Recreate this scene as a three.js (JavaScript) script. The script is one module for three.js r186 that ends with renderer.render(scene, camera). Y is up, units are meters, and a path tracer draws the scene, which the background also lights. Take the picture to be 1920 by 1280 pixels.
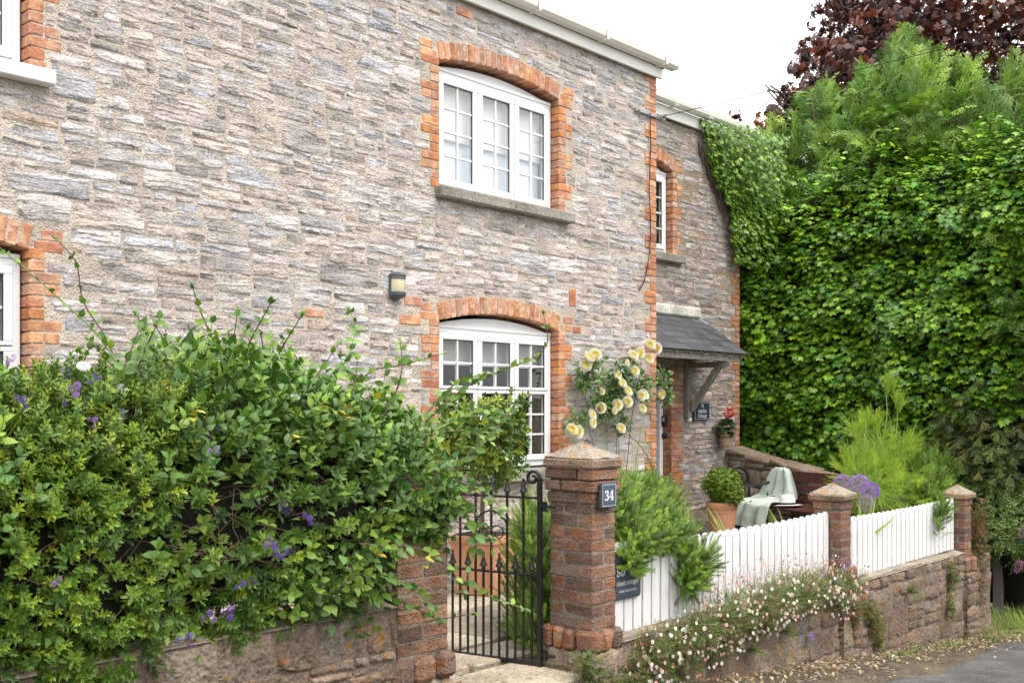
import * as THREE from 'three';

// ---------- camera, sky, sun, exposure ----------
const scene = new THREE.Scene();
const camera = new THREE.PerspectiveCamera(35.489, 1.5, 0.05, 400);
camera.position.set(0, 1.6, 0);
camera.lookAt(0.739605, 1.6, -0.673041);
camera.setViewOffset(1920, 1280, 0, -130, 1920, 1280);          // shift lens: verticals stay upright
const renderer = new THREE.WebGLRenderer({ antialias: true });
renderer.setSize(1024, 682);
renderer.toneMapping = THREE.LinearToneMapping;
renderer.toneMappingExposure = 1.75;
renderer.shadowMap.enabled = true;
{
  const W = 128, H = 64, a = new Float32Array(W * H * 4);
  for (let j = 0; j < H; j++) for (let i = 0; i < W; i++) {
    const el = ((j + .5) / H - .5) * Math.PI, s = Math.max(0, Math.sin(el)), k = (j * W + i) * 4;
    const az = (i + .5) / W * Math.PI * 2;
    const L = 1.3 * (.8 + .35 * s) * (1 + .06 * Math.sin(az * 3 + 1) * (1 - s) + .04 * Math.sin(az * 7 + el * 9));
    a[k] = L * .985; a[k + 1] = L; a[k + 2] = L * 1.03; a[k + 3] = 1;
  }
  const t = new THREE.DataTexture(a, W, H, THREE.RGBAFormat, THREE.FloatType);
  t.mapping = THREE.EquirectangularReflectionMapping; t.magFilter = THREE.LinearFilter; t.needsUpdate = true;
  scene.background = t; scene.environment = t;
}
const sun = new THREE.DirectionalLight(0xfff3e2, 1.3);
sun.position.set(8, 30, 14); sun.target.position.set(8, 0, -5); sun.shadow.radius = 50; sun.castShadow = true;
Object.assign(sun.shadow.camera, { left: -16, right: 16, top: 16, bottom: -16, near: 1, far: 70 }); sun.shadow.mapSize.set(2048, 2048);
sun.name = 'sun'; scene.add(sun, sun.target);

// ---------- helpers ----------
let seed = 7;
const rnd = () => { seed = (seed + 0x6d2b79f5) | 0; let t = Math.imul(seed ^ (seed >>> 15), 1 | seed); t = (t + Math.imul(t ^ (t >>> 7), 61 | t)) ^ t; return ((t ^ (t >>> 14)) >>> 0) / 4294967296; };
const R = (a, b) => a + (b - a) * rnd();
const pick = (l) => l[Math.floor(rnd() * l.length) % l.length];
const gauss = () => (rnd() + rnd() + rnd() + rnd() - 2) * .87;
const clamp = (x, a = 0, b = 1) => Math.min(b, Math.max(a, x)), mix = (a, b, t) => a + (b - a) * t;
const sstep = (a, b, x) => { const t = clamp((x - a) / (b - a)); return t * t * (3 - 2 * t); };
const V = (x = 0, y = 0, z = 0) => new THREE.Vector3(x, y, z);
const hash = (x, y, s) => { let h = Math.imul(x, 374761393) + Math.imul(y, 668265263) + Math.imul(s, 1274126177); h = Math.imul(h ^ (h >>> 13), 1274126177); return ((h ^ (h >>> 16)) >>> 0) / 4294967296; };
function vn(x, y, s = 0, px = 1 << 20, py = 1 << 20) {
  const ix = Math.floor(x), iy = Math.floor(y), fx = x - ix, fy = y - iy, u = fx * fx * (3 - 2 * fx), v = fy * fy * (3 - 2 * fy), m = (a, n) => ((a % n) + n) % n;
  const a = m(ix, px), b = m(ix + 1, px), c = m(iy, py), d = m(iy + 1, py);
  return mix(mix(hash(a, c, s), hash(b, c, s), u), mix(hash(a, d, s), hash(b, d, s), u), v);
}
function fbm(x, y, s = 0, px = 1 << 20, py = 1 << 20, o = 4) { let r = 0, a = .5, n = 0; for (let i = 0; i < o; i++) { r += a * vn(x, y, s + i, px, py); n += a; a *= .5; x *= 2; y *= 2; px *= 2; py *= 2; } return r / n; }
const names = new Map();
const numbered = (n) => { const k = names.get(n) ?? -1; names.set(n, k + 1); return k < 0 ? n : n + '_' + String(k + 1).padStart(3, '0'); };
function tag(o, label, category, group, kind) { if (label) o.userData.label = label; if (category) o.userData.category = category; if (group) o.userData.group = group; if (kind) o.userData.kind = kind; return o; }
function thing(name, label, category, p = [0, 0, 0], group) { const o = new THREE.Group(); o.name = numbered(name); o.position.set(...p); scene.add(o); return tag(o, label, category, group); }
function add(name, geo, mat, parent = scene, label, kind) {
  const m = new THREE.Mesh(geo, mat); m.castShadow = m.receiveShadow = true; m.name = parent === scene ? numbered(name) : name;
  parent.add(m); return tag(m, label, null, null, kind);
}
function struct(name, geo, mat, label) { return add(name, geo, mat, scene, label, 'structure'); }
// merge geometries (position, normal, uv, color)
function merge(list) {
  let nv = 0, ni = 0; for (const g of list) { nv += g.attributes.position.count; ni += g.index ? g.index.count : g.attributes.position.count; }
  const P = new Float32Array(nv * 3), N = new Float32Array(nv * 3), U = new Float32Array(nv * 2), C = new Float32Array(nv * 3).fill(1), I = new Uint32Array(ni);
  let v = 0, i = 0;
  for (const g of list) {
    const a = g.attributes, n = a.position.count;
    if (!a.normal) g.computeVertexNormals();
    P.set(a.position.array.subarray(0, n * 3), v * 3); N.set(g.attributes.normal.array.subarray(0, n * 3), v * 3);
    if (a.uv) U.set(a.uv.array.subarray(0, n * 2), v * 2); if (a.color) C.set(a.color.array.subarray(0, n * 3), v * 3);
    if (g.index) for (let k = 0; k < g.index.count; k++) I[i++] = g.index.array[k] + v; else for (let k = 0; k < n; k++) I[i++] = k + v;
    v += n;
  }
  const o = new THREE.BufferGeometry();
  o.setAttribute('position', new THREE.BufferAttribute(P, 3)); o.setAttribute('normal', new THREE.BufferAttribute(N, 3)); o.setAttribute('uv', new THREE.BufferAttribute(U, 2)); o.setAttribute('color', new THREE.BufferAttribute(C, 3)); o.setIndex(new THREE.BufferAttribute(I, 1));
  return o;
}
function geom(pos, idx, uv, col, smooth = true) {
  let g = new THREE.BufferGeometry(); g.setAttribute('position', new THREE.BufferAttribute(new Float32Array(pos), 3));
  if (uv) g.setAttribute('uv', new THREE.BufferAttribute(new Float32Array(uv), 2));
  if (col) g.setAttribute('color', new THREE.BufferAttribute(new Float32Array(col), 3));
  g.setIndex(idx); if (!smooth) g = g.toNonIndexed(); g.computeVertexNormals(); return g;
}
function paint(g, c, jit = 0) { const n = g.attributes.position.count, a = new Float32Array(n * 3); for (let i = 0; i < n; i++) { const k = 1 + (rnd() - .5) * jit; a[i * 3] = c[0] * k; a[i * 3 + 1] = c[1] * k; a[i * 3 + 2] = c[2] * k; } g.setAttribute('color', new THREE.BufferAttribute(a, 3)); return g; }
// planar uv in metres by the dominant axis of each triangle; flat shading
function boxUV(g, s = 1, ox = 0, oy = 0) {
  if (g.index) g = g.toNonIndexed(); g.computeVertexNormals();
  const p = g.attributes.position, n = g.attributes.normal, uv = new Float32Array(p.count * 2);
  for (let i = 0; i < p.count; i++) {
    const ax = Math.abs(n.getX(i)), ay = Math.abs(n.getY(i)), az = Math.abs(n.getZ(i)), x = p.getX(i), y = p.getY(i), z = p.getZ(i);
    const [u, v] = ay > ax && ay > az ? [x, z] : ax > az ? [z, y] : [x, y]; uv[i * 2] = u * s + ox; uv[i * 2 + 1] = v * s + oy;
  }
  g.setAttribute('uv', new THREE.BufferAttribute(uv, 2)); return g;
}
// chamfered box, centred at c
function cbox(w, h, d, b = .004, c = [0, 0, 0], jit = 0) {
  const W = w / 2, H = h / 2, D = d / 2; b = Math.min(b, W * .45, H * .45, D * .45);
  const pos = [], id = {}, tri = [];
  for (const sx of [-1, 1]) for (const sy of [-1, 1]) for (const sz of [-1, 1]) {
    const j = () => (rnd() - .5) * jit, X = W + j(), Y = H + j(), Z = D + j();
    for (let a = 0; a < 3; a++) { id[`${sx}${sy}${sz}${a}`] = pos.length / 3; pos.push(sx * (a === 0 ? X : X - b), sy * (a === 1 ? Y : Y - b), sz * (a === 2 ? Z : Z - b)); }
  }
  const q = (a, b2, c2, d2) => tri.push([a, b2, c2], [a, c2, d2]), I = (x, y, z, a) => id[`${x}${y}${z}${a}`];
  for (const s of [-1, 1]) {
    q(I(s, -1, -1, 0), I(s, 1, -1, 0), I(s, 1, 1, 0), I(s, -1, 1, 0)); q(I(-1, s, -1, 1), I(-1, s, 1, 1), I(1, s, 1, 1), I(1, s, -1, 1)); q(I(-1, -1, s, 2), I(1, -1, s, 2), I(1, 1, s, 2), I(-1, 1, s, 2));
    for (const t of [-1, 1]) {
      q(I(s, t, -1, 0), I(s, t, 1, 0), I(s, t, 1, 1), I(s, t, -1, 1)); q(I(s, -1, t, 0), I(s, 1, t, 0), I(s, 1, t, 2), I(s, -1, t, 2)); q(I(-1, s, t, 1), I(1, s, t, 1), I(1, s, t, 2), I(-1, s, t, 2));
      for (const r of [-1, 1]) tri.push([I(s, t, r, 0), I(s, t, r, 1), I(s, t, r, 2)]);
    }
  }
  const idx = [], v = (i) => V(pos[i * 3], pos[i * 3 + 1], pos[i * 3 + 2]);
  for (const [a, b2, c2] of tri) { const A = v(a), B = v(b2), Cc = v(c2), n = B.clone().sub(A).cross(Cc.clone().sub(A)), m = A.clone().add(B).add(Cc); n.dot(m) > 0 ? idx.push(a, b2, c2) : idx.push(a, c2, b2); }
  const g = geom(pos, idx, null, null, false); g.translate(...c); return boxUV(g, 1, rnd() * 3, rnd() * 3);
}
const M4 = (p, q, s) => new THREE.Matrix4().compose(p, q, typeof s === 'number' ? V(s, s, s) : s);
// tapered tube through points
function tube(pts, r0, r1 = r0, sides = 6, seg = 0, smooth = true) {
  const c = smooth && pts.length > 2 ? new THREE.CatmullRomCurve3(pts) : null, n = c ? (seg || pts.length * 4) : pts.length - 1;
  const P = c ? c.getPoints(n) : pts, pos = [], idx = [], uv = []; let nx = V(), prev = null;
  for (let i = 0; i <= n; i++) {
    const t = P[Math.min(i + 1, n)].clone().sub(P[Math.max(i - 1, 0)]).normalize();
    if (!prev) { nx = V(0, 1, 0).cross(t); if (nx.lengthSq() < .01) nx = V(1, 0, 0).cross(t); } else nx = nx.sub(t.clone().multiplyScalar(nx.dot(t)));
    nx.normalize(); prev = t; const ny = t.clone().cross(nx), r = mix(r0, r1, i / n);
    for (let k = 0; k < sides; k++) { const a = k / sides * Math.PI * 2, o = nx.clone().multiplyScalar(Math.cos(a) * r).addScaledVector(ny, Math.sin(a) * r).add(P[i]); pos.push(o.x, o.y, o.z); uv.push(k / sides * .1, i / n); }
  }
  for (let i = 0; i < n; i++) for (let k = 0; k < sides; k++) { const a = i * sides + k, b = i * sides + (k + 1) % sides; idx.push(a, b, a + sides, b, b + sides, a + sides); }
  const e0 = pos.length / 3; pos.push(P[0].x, P[0].y, P[0].z, P[n].x, P[n].y, P[n].z); uv.push(0, 0, 0, 1);
  for (let k = 0; k < sides; k++) { idx.push(e0, (k + 1) % sides, k); idx.push(e0 + 1, n * sides + k, n * sides + (k + 1) % sides); }
  return geom(pos, idx, uv);
}
const lathe = (pts, seg = 28) => new THREE.LatheGeometry(pts.map(([r, y]) => new THREE.Vector2(r, y)), seg);
function extr(shape, depth, bev = 0, cs = 10) { return new THREE.ExtrudeGeometry(shape, { depth, bevelEnabled: bev > 0, bevelSize: bev, bevelThickness: bev, bevelSegments: 2, curveSegments: cs }); }
const poly = (pts) => new THREE.Shape(pts.map(([x, y]) => new THREE.Vector2(x, y)));

// ---------- textures ----------
function tex(n, fn, post) {
  const a = new Uint8Array(n * n * 4), f = [];
  for (let j = 0; j < n; j++) for (let i = 0; i < n; i++) { const c = fn((i + .5) / n, (j + .5) / n), k = (j * n + i) * 4; for (let q = 0; q < 3; q++) a[k + q] = clamp(Array.isArray(c) ? c[q] : c) * 255; a[k + 3] = 255; }
  if (post) post(a, n);
  const t = new THREE.DataTexture(a, n, n); t.wrapS = t.wrapT = THREE.RepeatWrapping; t.magFilter = THREE.LinearFilter; t.minFilter = THREE.LinearMipmapLinearFilter; t.generateMipmaps = true; t.needsUpdate = true; return t;
}
function spots(a, n, count, r0, r1, col, al = .9) {
  for (let s = 0; s < count; s++) {
    const cx = rnd() * n, cy = rnd() * n, r = mix(r0, r1, rnd() ** 3) * n, sd = Math.floor(rnd() * 99);
    for (let y = -Math.ceil(r * 1.5); y <= r * 1.5; y++) for (let x = -Math.ceil(r * 1.5); x <= r * 1.5; x++) {
      const X = ((Math.round(cx + x) % n) + n) % n, Y = ((Math.round(cy + y) % n) + n) % n, d = Math.hypot(x, y) / r + (vn(x / r * 2.5 + 9, y / r * 2.5 + 9, sd) - .5) * .9 + (hash(X, Y, 5) - .5) * .35;
      const k = (1 - sstep(.6, .95, d)) * al; if (k > 0) { const q = (Y * n + X) * 4; for (let c = 0; c < 3; c++) a[q + c] = mix(a[q + c], col[c] * 255, k); }
    }
  }
}
const rep = (t, x, y = x) => { const c = t.clone(); c.repeat.set(x, y); c.needsUpdate = true; return c; };
const streak = (u, v) => fbm(u * 5, v * 26, 3, 5, 26, 4), coarse = (u, v) => fbm(u * 4, v * 7, 21, 4, 7, 4);
const warp = (u, v) => streak(u, v + .03 * fbm(u * 3, v * 3, 40, 3, 3, 2));
const tStone = tex(1024, (u, v) => {
  const s = warp(u, v), c = coarse(u, v), f = fbm(u * 90, v * 110, 50, 90, 110, 2), w = fbm(u * 3, v * 5, 61, 3, 5, 3);
  const cr = sstep(.1, .0, Math.abs(fbm(u * 5, v * 24 + 2 * w, 66, 5, 24, 3) - .5) * 2.2) * sstep(.45, .6, fbm(u * 8, v * 8, 68, 8, 8, 2)), k = (.56 + .3 * sstep(.25, .75, s) + .45 * (c - .5) + .55 * (f - .5)) * (1 - .6 * cr), t = sstep(.46, .7, w) * .4;
  return [mix(k, k * 1.12 + .05, t), mix(k, k * .99 + .04, t), mix(k, k * .84 + .03, t)];
}, (a, n) => { spots(a, n, 34, .004, .016, [.92, .92, .9]); spots(a, n, 26, .004, .014, [.25, .21, .18], .6); spots(a, n, 12, .006, .02, [.75, .56, .3], .5); });
const tStoneB = tex(1024, (u, v) => { const s = warp(u, v), r = 1 - Math.abs(2 * fbm(u * 4, v * 22, 77, 4, 22, 4) - 1); return .5 * sstep(.3, .7, s) + .25 * r + .25 * fbm(u * 60, v * 90, 51, 60, 90, 3); });
const weather = (u, v) => { const c = fbm(u * 5, v * 6, 31, 5, 6, 5), f = fbm(u * 100, v * 100, 52, 100, 100, 2), w = fbm(u * 3, v * 3, 64, 3, 3, 3), k = .5 + .8 * (c - .5) + .6 * (f - .5) + .25; return [k * (1.02 + .2 * (w - .5)), k, k * (.98 - .25 * (w - .5))]; };
const tRough = tex(1024, weather, (a, n) => { spots(a, n, 110, .005, .034, [.95, .94, .92], .8); spots(a, n, 110, .008, .04, [1, .56, .12], .7); spots(a, n, 26, .03, .08, [.55, .5, .36], .45); spots(a, n, 90, .005, .02, [.32, .3, .26], .6); spots(a, n, 700, .001, .005, [1, 1, .97], .8); });
const tRoughB = tex(512, (u, v) => .6 * fbm(u * 7, v * 9, 33, 7, 9, 5) + .4 * fbm(u * 60, v * 60, 53, 60, 60, 2));
const tMortar = tex(512, (u, v) => { const c = fbm(u * 6, v * 6, 12, 6, 6, 4), f = fbm(u * 120, v * 120, 14, 120, 120, 2), k = .62 + .4 * (c - .5) + .5 * (f - .5); return [k * 1.03, k, k * .95]; });
const tMortarB = tex(512, (u, v) => .55 * fbm(u * 9, v * 14, 16, 9, 14, 4) + .45 * fbm(u * 100, v * 100, 17, 100, 100, 2));
const tBrick = tex(1024, (u, v) => { const c = fbm(u * 9, v * 9, 41, 9, 9, 4), f = fbm(u * 90, v * 90, 43, 90, 90, 2), l = sstep(.5, .74, fbm(u * 8, v * 14, 46, 8, 14, 4)) * .62 * (.5 + f), k = .66 + .6 * (c - .5) + .4 * (f - .5); return [mix(k, 1, l * .7), mix(k * (.92 + .3 * (c - .4)), 1.3, l), mix(k * .9, 1.6, l)].map((x) => x * .9); }, (a, n) => { spots(a, n, 90, .002, .007, [1, .98, .94], .75); spots(a, n, 60, .003, .009, [.22, .16, .13], .6); });
const tConc = tex(512, (u, v) => { const c = fbm(u * 5, v * 5, 71, 5, 5, 4), f = fbm(u * 110, v * 110, 73, 110, 110, 2), k = .62 + .7 * (c - .5) + .7 * (f - .5); return [k, k * .99, k * .93]; }, (a, n) => { spots(a, n, 60, .005, .03, [.2, .18, .14], .55); spots(a, n, 40, .003, .012, [.95, .93, .85], .7); });
const tFine = tex(512, (u, v) => .75 + .25 * (fbm(u * 80, v * 80, 81, 80, 80, 2) - .5) + .35 * (fbm(u * 4, v * 4, 83, 4, 4, 4) - .5));
const tRoad = tex(1024, (u, v) => { const f = fbm(u * 190, v * 190, 91, 190, 190, 2), c = fbm(u * 5, v * 5, 93, 5, 5, 4), cr = sstep(.03, .0, Math.abs(fbm(u * 4, v * 4, 121, 4, 4, 4) - .5)) * sstep(.5, .6, c), k = (.6 + 1.0 * (f - .5) + .7 * (c - .5)) * (1 - .45 * cr); return [k * 1.03, k, k * .97]; }, (a, n) => { spots(a, n, 160, .002, .006, [.85, .75, .6], .6); spots(a, n, 30, .01, .05, [.36, .35, .34], .5); });
const tPaint = tex(512, (u, v) => .95 + .08 * (fbm(u * 5, v * 3, 111, 5, 3, 4) - .5) - .1 * sstep(.62, .8, fbm(u * 14, v * 5, 113, 14, 5, 3)), (a, n) => { spots(a, n, 60, .002, .006, [.62, .6, .55], .5); });
const tWood = tex(512, (u, v) => { const g = fbm(u * 40, v * 3, 95, 40, 3, 4), k = .62 + .7 * (g - .5); return [k, k * .97, k * .94]; });
const tDirt = tex(1024, (u, v) => { const f = fbm(u * 70, v * 70, 97, 70, 70, 3), c = fbm(u * 6, v * 6, 99, 6, 6, 4), k = .55 + 1.1 * (f - .5) + .6 * (c - .5); return [k * 1.06, k, k * .86]; }, (a, n) => { spots(a, n, 260, .002, .007, [.95, .82, .6], .8); spots(a, n, 200, .002, .008, [.3, .36, .18], .6); });

// ---------- materials ----------
const std = (o) => new THREE.MeshStandardMaterial({ roughness: .9, ...o });
const C3 = (r, g, b) => new THREE.Color().setRGB(r, g, b);
const mStone = std({ vertexColors: true, map: tStone, bumpMap: tStoneB, bumpScale: .021, roughness: .88 });
const mRough = std({ vertexColors: true, map: tRough, bumpMap: tRoughB, bumpScale: .03, roughness: .95 });
const mMortar = std({ color: C3(.78, .7, .625), map: tMortar, bumpMap: tMortarB, bumpScale: .02 });
const mMortarDark = std({ color: C3(.36, .31, .26), map: tMortar, bumpMap: tMortarB, bumpScale: .02 });
const mMortarWall = std({ color: C3(.34, .27, .21), map: tMortar, bumpMap: tMortarB, bumpScale: .02 });
const mBrick = std({ vertexColors: true, map: rep(tBrick, 1.6), bumpMap: rep(tRoughB, 2), bumpScale: .006 });
const mOldBrick = std({ vertexColors: true, map: rep(tRough, 1.5), bumpMap: rep(tRoughB, 2), bumpScale: .02, roughness: .95 });
const mConc = std({ color: C3(.42, .4, .36), map: tConc, bumpMap: tRoughB, bumpScale: .006 });
const mCapStone = std({ color: C3(.46, .4, .33), map: rep(tRough, 1.2), bumpMap: rep(tRoughB, 2), bumpScale: .02 });
const mWhite = new THREE.MeshPhysicalMaterial({ color: C3(.82, .83, .84), roughness: .35, map: null });
const mPaint = std({ color: C3(.86, .87, .88), map: tPaint, roughness: .55, bumpMap: rep(tRoughB, 3), bumpScale: .0012 });
const mGutter = std({ color: C3(.8, .79, .74), roughness: .45 });
const mGlass = new THREE.MeshPhysicalMaterial({ color: 0xffffff, roughness: 0, transmission: 1, thickness: 0, ior: 1.6, side: THREE.DoubleSide });
const mGlassSky = new THREE.MeshPhysicalMaterial({ color: 0xffffff, roughness: 0, transmission: 1, thickness: 0, ior: 2.1, side: THREE.DoubleSide });
const mIron = std({ color: C3(.012, .012, .014), roughness: .38, metalness: .0 });
const mSlate = std({ vertexColors: true, map: tFine, bumpMap: tRoughB, bumpScale: .004, roughness: .55 });
const mOak = std({ color: C3(.42, .4, .35), map: tWood, roughness: .75 });
const mDarkRoom = std({ color: C3(.12, .11, .1), roughness: .9 });
const mTerra = std({ color: C3(.72, .36, .2), map: tFine, bumpMap: tMortarB, bumpScale: .002, roughness: .85 });
const mSoil = std({ color: C3(.06, .045, .035), map: tDirt });
const mBark = std({ color: C3(.16, .12, .09), map: rep(tWood, 4, 2), roughness: .95 });
const mTwig = std({ color: C3(.15, .1, .07), roughness: .9 });
const mStemPurple = std({ color: C3(.11, .045, .05), roughness: .6 });
const mStemGreen = std({ color: C3(.2, .3, .09), roughness: .6 });

// ---------- ground, road, verge, path ----------
const yRoad = (x) => -.1 - .1015 * (clamp(x, -30, 60) - 5);
const ZW = -3.88;                                                 // street face of the garden wall
function sheet(xs, zs, fy, uvs = 1) {
  const pos = [], uv = [], idx = [], n = xs.length;
  zs.forEach((z) => xs.forEach((x) => { pos.push(x, fy(x, z), z); uv.push(x * uvs, z * uvs); }));
  for (let j = 0; j < zs.length - 1; j++) for (let i = 0; i < n - 1; i++) { const a = j * n + i; idx.push(a, a + n, a + 1, a + 1, a + n, a + n + 1); }
  return geom(pos, idx, uv);
}
const range = (a, b, n) => Array.from({ length: n + 1 }, (_, i) => a + (b - a) * i / n);
{
  const garden = (x) => x > -6;
  const fy = (x, z) => {
    if (z > -4.0) return yRoad(x) + (z > 1.2 ? Math.min(1.2, (z - 1.2) * .5) : 0) + .02 * (vn(x * 2, z * 2, 5) - .5);
    const xw = 13.1 - .417 * (Math.max(z, -8) + 7.62);                // the boundary wall: the ground drops behind it
    if (z > -9 && garden(x) && x < xw) return .02 + .03 * (vn(x * 2, z * 2, 6) - .5);
    return mix(.02, yRoad(x) + .06, sstep(xw + .05, xw + .3, x)) + (z < -14 ? Math.min(6, (-z - 14) * .06) : 0);
  };
  const ground = struct('ground', sheet([-220, -120, -60, ...range(-30, 10, 80), ...range(10.1, 14, 39), ...range(14.4, 30, 30), 45, 70, 120, 220], [-220, -120, -60, -40, -30, -20, -14, -9.02, -9, -8, -7, -6, -5, -4.06, -4.02, -3.97, -3.6, -3.2, -2.5, -1.5, 0, 1.2, 2, 4, 8, 20, 60, 150, 220], fy), std({ color: C3(.17, .14, .1), map: rep(tDirt, .7) }), 'brown earth with dead leaves along the foot of the wall');
  const edge = (x) => -3.06 - .48 * sstep(7, 12.2, x) + .1 * (vn(x * 1.7, 3, 8) - .5) + .07 * (vn(x * 6, 3, 9) - .5);
  const xs = range(-30, 34, 320), pos = [], uv = [], idx = [];
  xs.forEach((x) => [0, .3, .6, 1].forEach((t) => { const z = mix(edge(x), 1.0, t); pos.push(x, yRoad(x) + .016 + .02 * sstep(0, .2, t), z); uv.push(x * .6, z * .6); }));
  for (let i = 0; i < xs.length - 1; i++) for (let k = 0; k < 3; k++) { const a = i * 4 + k; idx.push(a, a + 1, a + 4, a + 4, a + 1, a + 5); }
  struct('road', geom(pos, idx, uv), std({ color: C3(.16, .155, .155), map: rep(tRoad, 1.3), bumpMap: rep(tRoad, 1.3), bumpScale: .008, roughness: .9 }), 'narrow grey asphalt lane sloping down past the wall');
}
{ // pale paving between gate and house: separate slabs
  const path = tag(new THREE.Group(), 'pale stone paving slabs between the gate and the house', null, null, 'structure'); path.name = 'path'; scene.add(path);
  const mPave = [0, 1, 2, 3].map((k) => std({ color: C3(.78 - .07 * k, .68 - .07 * k, .56 - .06 * k), map: rep(tConc, .9), bumpMap: tRoughB, bumpScale: .004 }));
  let z = -4.9, row = 0;
  while (z > -6.5) { const w = R(.4, .55); let x = 3.2 + R(0, .3); while (x < 9.4) { const l = R(.45, .8); add('paving_slab', cbox(l - .012, .05, w - .012, .006, [x + l / 2, .045 + R(-.003, .003), z - w / 2]), pick(mPave), path); x += l; } z -= w; row++; }
  for (const [x0, x1, z0, z1, y] of [[3.86, 4.4, -4.5, -3.95, .0], [4.42, 4.93, -4.45, -3.9, -.005], [3.88, 4.6, -4.88, -4.53, .01], [4.62, 5.3, -4.86, -4.5, .008]]) add('paving_slab', cbox(x1 - x0, .07, z1 - z0, .012, [(x0 + x1) / 2, y + .02, (z0 + z1) / 2], .01), mPave[1], path);
  for (const [x0, x1, z0, z1, y] of [[3.8, 4.95, -3.88, -3.55, -.04], [3.9, 5.1, -3.56, -3.2, -.14]]) add('step', cbox(x1 - x0, .2, z1 - z0, .02, [(x0 + x1) / 2, y - .05, (z0 + z1) / 2], .02), mCapStone, path);
}

// ---------- rubble masonry ----------
// stones as rectangles [x0, x1, y0, y1], laid in rough courses, cut back at blocked rectangles
function layRubble(x0, x1, y0, y1, o, blocked = []) {
  const out = [];
  const put = (a, b, c, d) => {
    let parts = [[a, b, c, d]];
    for (const [ox0, ox1, oy0, oy1] of blocked) {
      const next = [];
      for (const [p, q, r, s] of parts) {
        if (q <= ox0 || p >= ox1 || s <= oy0 || r >= oy1) { next.push([p, q, r, s]); continue; }
        const over = Math.min(s, oy1) - Math.max(r, oy0);
        if (over < .45 * (s - r)) { oy0 > r ? next.push([p, q, r, oy0]) : next.push([p, q, oy1, s]); continue; }
        if (ox0 - p > .05) next.push([p, ox0, r, s]); if (q - ox1 > .05) next.push([ox1, q, r, s]);
      }
      parts = next;
    }
    for (const p of parts) if (p[1] - p[0] > .05 && p[3] - p[2] > .02) out.push(p);
  };
  let y = y0;
  while (y < y1 - .02) {
    const H = Math.min(y1 - y, R(...o.band)); let x = x0 - R(0, .2);
    while (x < x1) {
      const k = rnd(), L = R(...o.seg), xe = x1 - x - L < .12 ? x1 : x + L, cl = (v) => Math.max(v, x0);
      if (k < o.whole) put(cl(x), xe, y, y + H);
      else {
        const rows = k < .8 || H < .17 ? 2 : 3, hs = []; let s = 0;
        for (let i = 0; i < rows; i++) { const h = R(.7, 1.4); hs.push(h); s += h; }
        let yy = y;
        for (const h of hs) { const hh = H * h / s; let xx = x; while (xx < xe - .01) { let l = R(...o.len) * clamp(hh / .07, .75, 1.5); if (xe - xx - l < .09) l = xe - xx; if (xx + l > x0) put(cl(xx), Math.min(xx + l, x1), yy, yy + hh); xx += l; } yy += hh; }
      }
      x = xe;
    }
    y += H;
  }
  return out;
}
function stoneGeo([x0, x1, y0, y1], o, tone, place) {
  const w = x1 - x0, h = y1 - y0, g = o.gap * R(.35, .8), cx = (x0 + x1) / 2, cy = (y0 + y1) / 2;
  const nx = clamp(Math.round(w / .085), 2, 6), e = Math.min(.009, h * .16), us = [0, e / w, ...range(e / w, 1 - e / w, nx).slice(1, -1), 1 - e / w, 1], ny = h > .11 ? 2 : 1, vs = [0, e / h, ...range(e / h, 1 - e / h, ny).slice(1, -1), 1 - e / h, 1];
  const rx = [0, 0, 0, 0].map(() => R(-.06, .2) * Math.min(h, .1)), ry = [0, 0, 0, 0].map(() => R(-.14, .22) * h * .6), slope = R(-.06, .06) * h / w;
  const h0 = R(...o.proud), tx = R(-1, 1) * o.tilt, ty = R(-1, .6) * o.tilt * 1.4, ou = R(0, 40), ov = R(0, 40), pos = [], uv = [], col = [], idx = [], W = us.length, sd = Math.floor(R(0, 1e6));
  const seg = us.map(() => [R(-.08, .08) * h, R(-.08, .08) * h]);
  for (let j = 0; j < vs.length; j++) for (let i = 0; i < W; i++) {
    const u = us[i], v = vs[j], edge = i === 0 || j === 0 || i === W - 1 || j === vs.length - 1;
    let X = -w / 2 + g + u * (w - 2 * g), Y = -h / 2 + g + v * (h - 2 * g);
    const l = Math.max(0, 1 - u * w / (.35 * h + .01)), r = Math.max(0, 1 - (1 - u) * w / (.35 * h + .01)), t = v, b = 1 - v;
    X += l * (t * rx[0] + b * rx[1]) - r * (t * rx[2] + b * rx[3]);
    Y += -(t > .5 ? (l * ry[0] + r * ry[2]) * (t - .5) * 2 : 0) + (b > .5 ? (l * ry[1] + r * ry[3]) * (b - .5) * 2 : 0);
    Y += (t > .5 ? seg[i][0] * (t - .5) * 2 : seg[i][1] * (.5 - t) * 2) * (i > 0 && i < W - 1 ? 1 : .3) + slope * (u - .5) * w;
    const z = edge ? (o.sink ?? -.012) : h0 + tx * (u - .5) * 2 + ty * (v - .5) * 2 + (vn(i * 1.3, j * 1.7, sd) - .5) * o.tilt * 2;
    const p = place(cx + X, cy + Y, z); pos.push(p.x, p.y, p.z); uv.push((cx + X) * o.uv + ou, (cy + Y) * o.uv + ov);
    const k = (edge && !o.smear ? .8 : 1) * (1 + (vn(i * 1.1, j * 1.3, sd + 3) - .5) * .3), sm = o.smear ? (edge ? .3 : .42 * sstep(.5, .85, vn(i * .9, j * 1.1, sd + 7))) : 0; for (let c = 0; c < 3; c++) col.push(mix(tone[c], o.smear ? o.smear[c] : 0, sm) * k);
  }
  for (let j = 0; j < vs.length - 1; j++) for (let i = 0; i < W - 1; i++) { const a = j * W + i; idx.push(a, a + 1, a + W, a + 1, a + W + 1, a + W); }
  return geom(pos, idx, uv, col);
}
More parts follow.
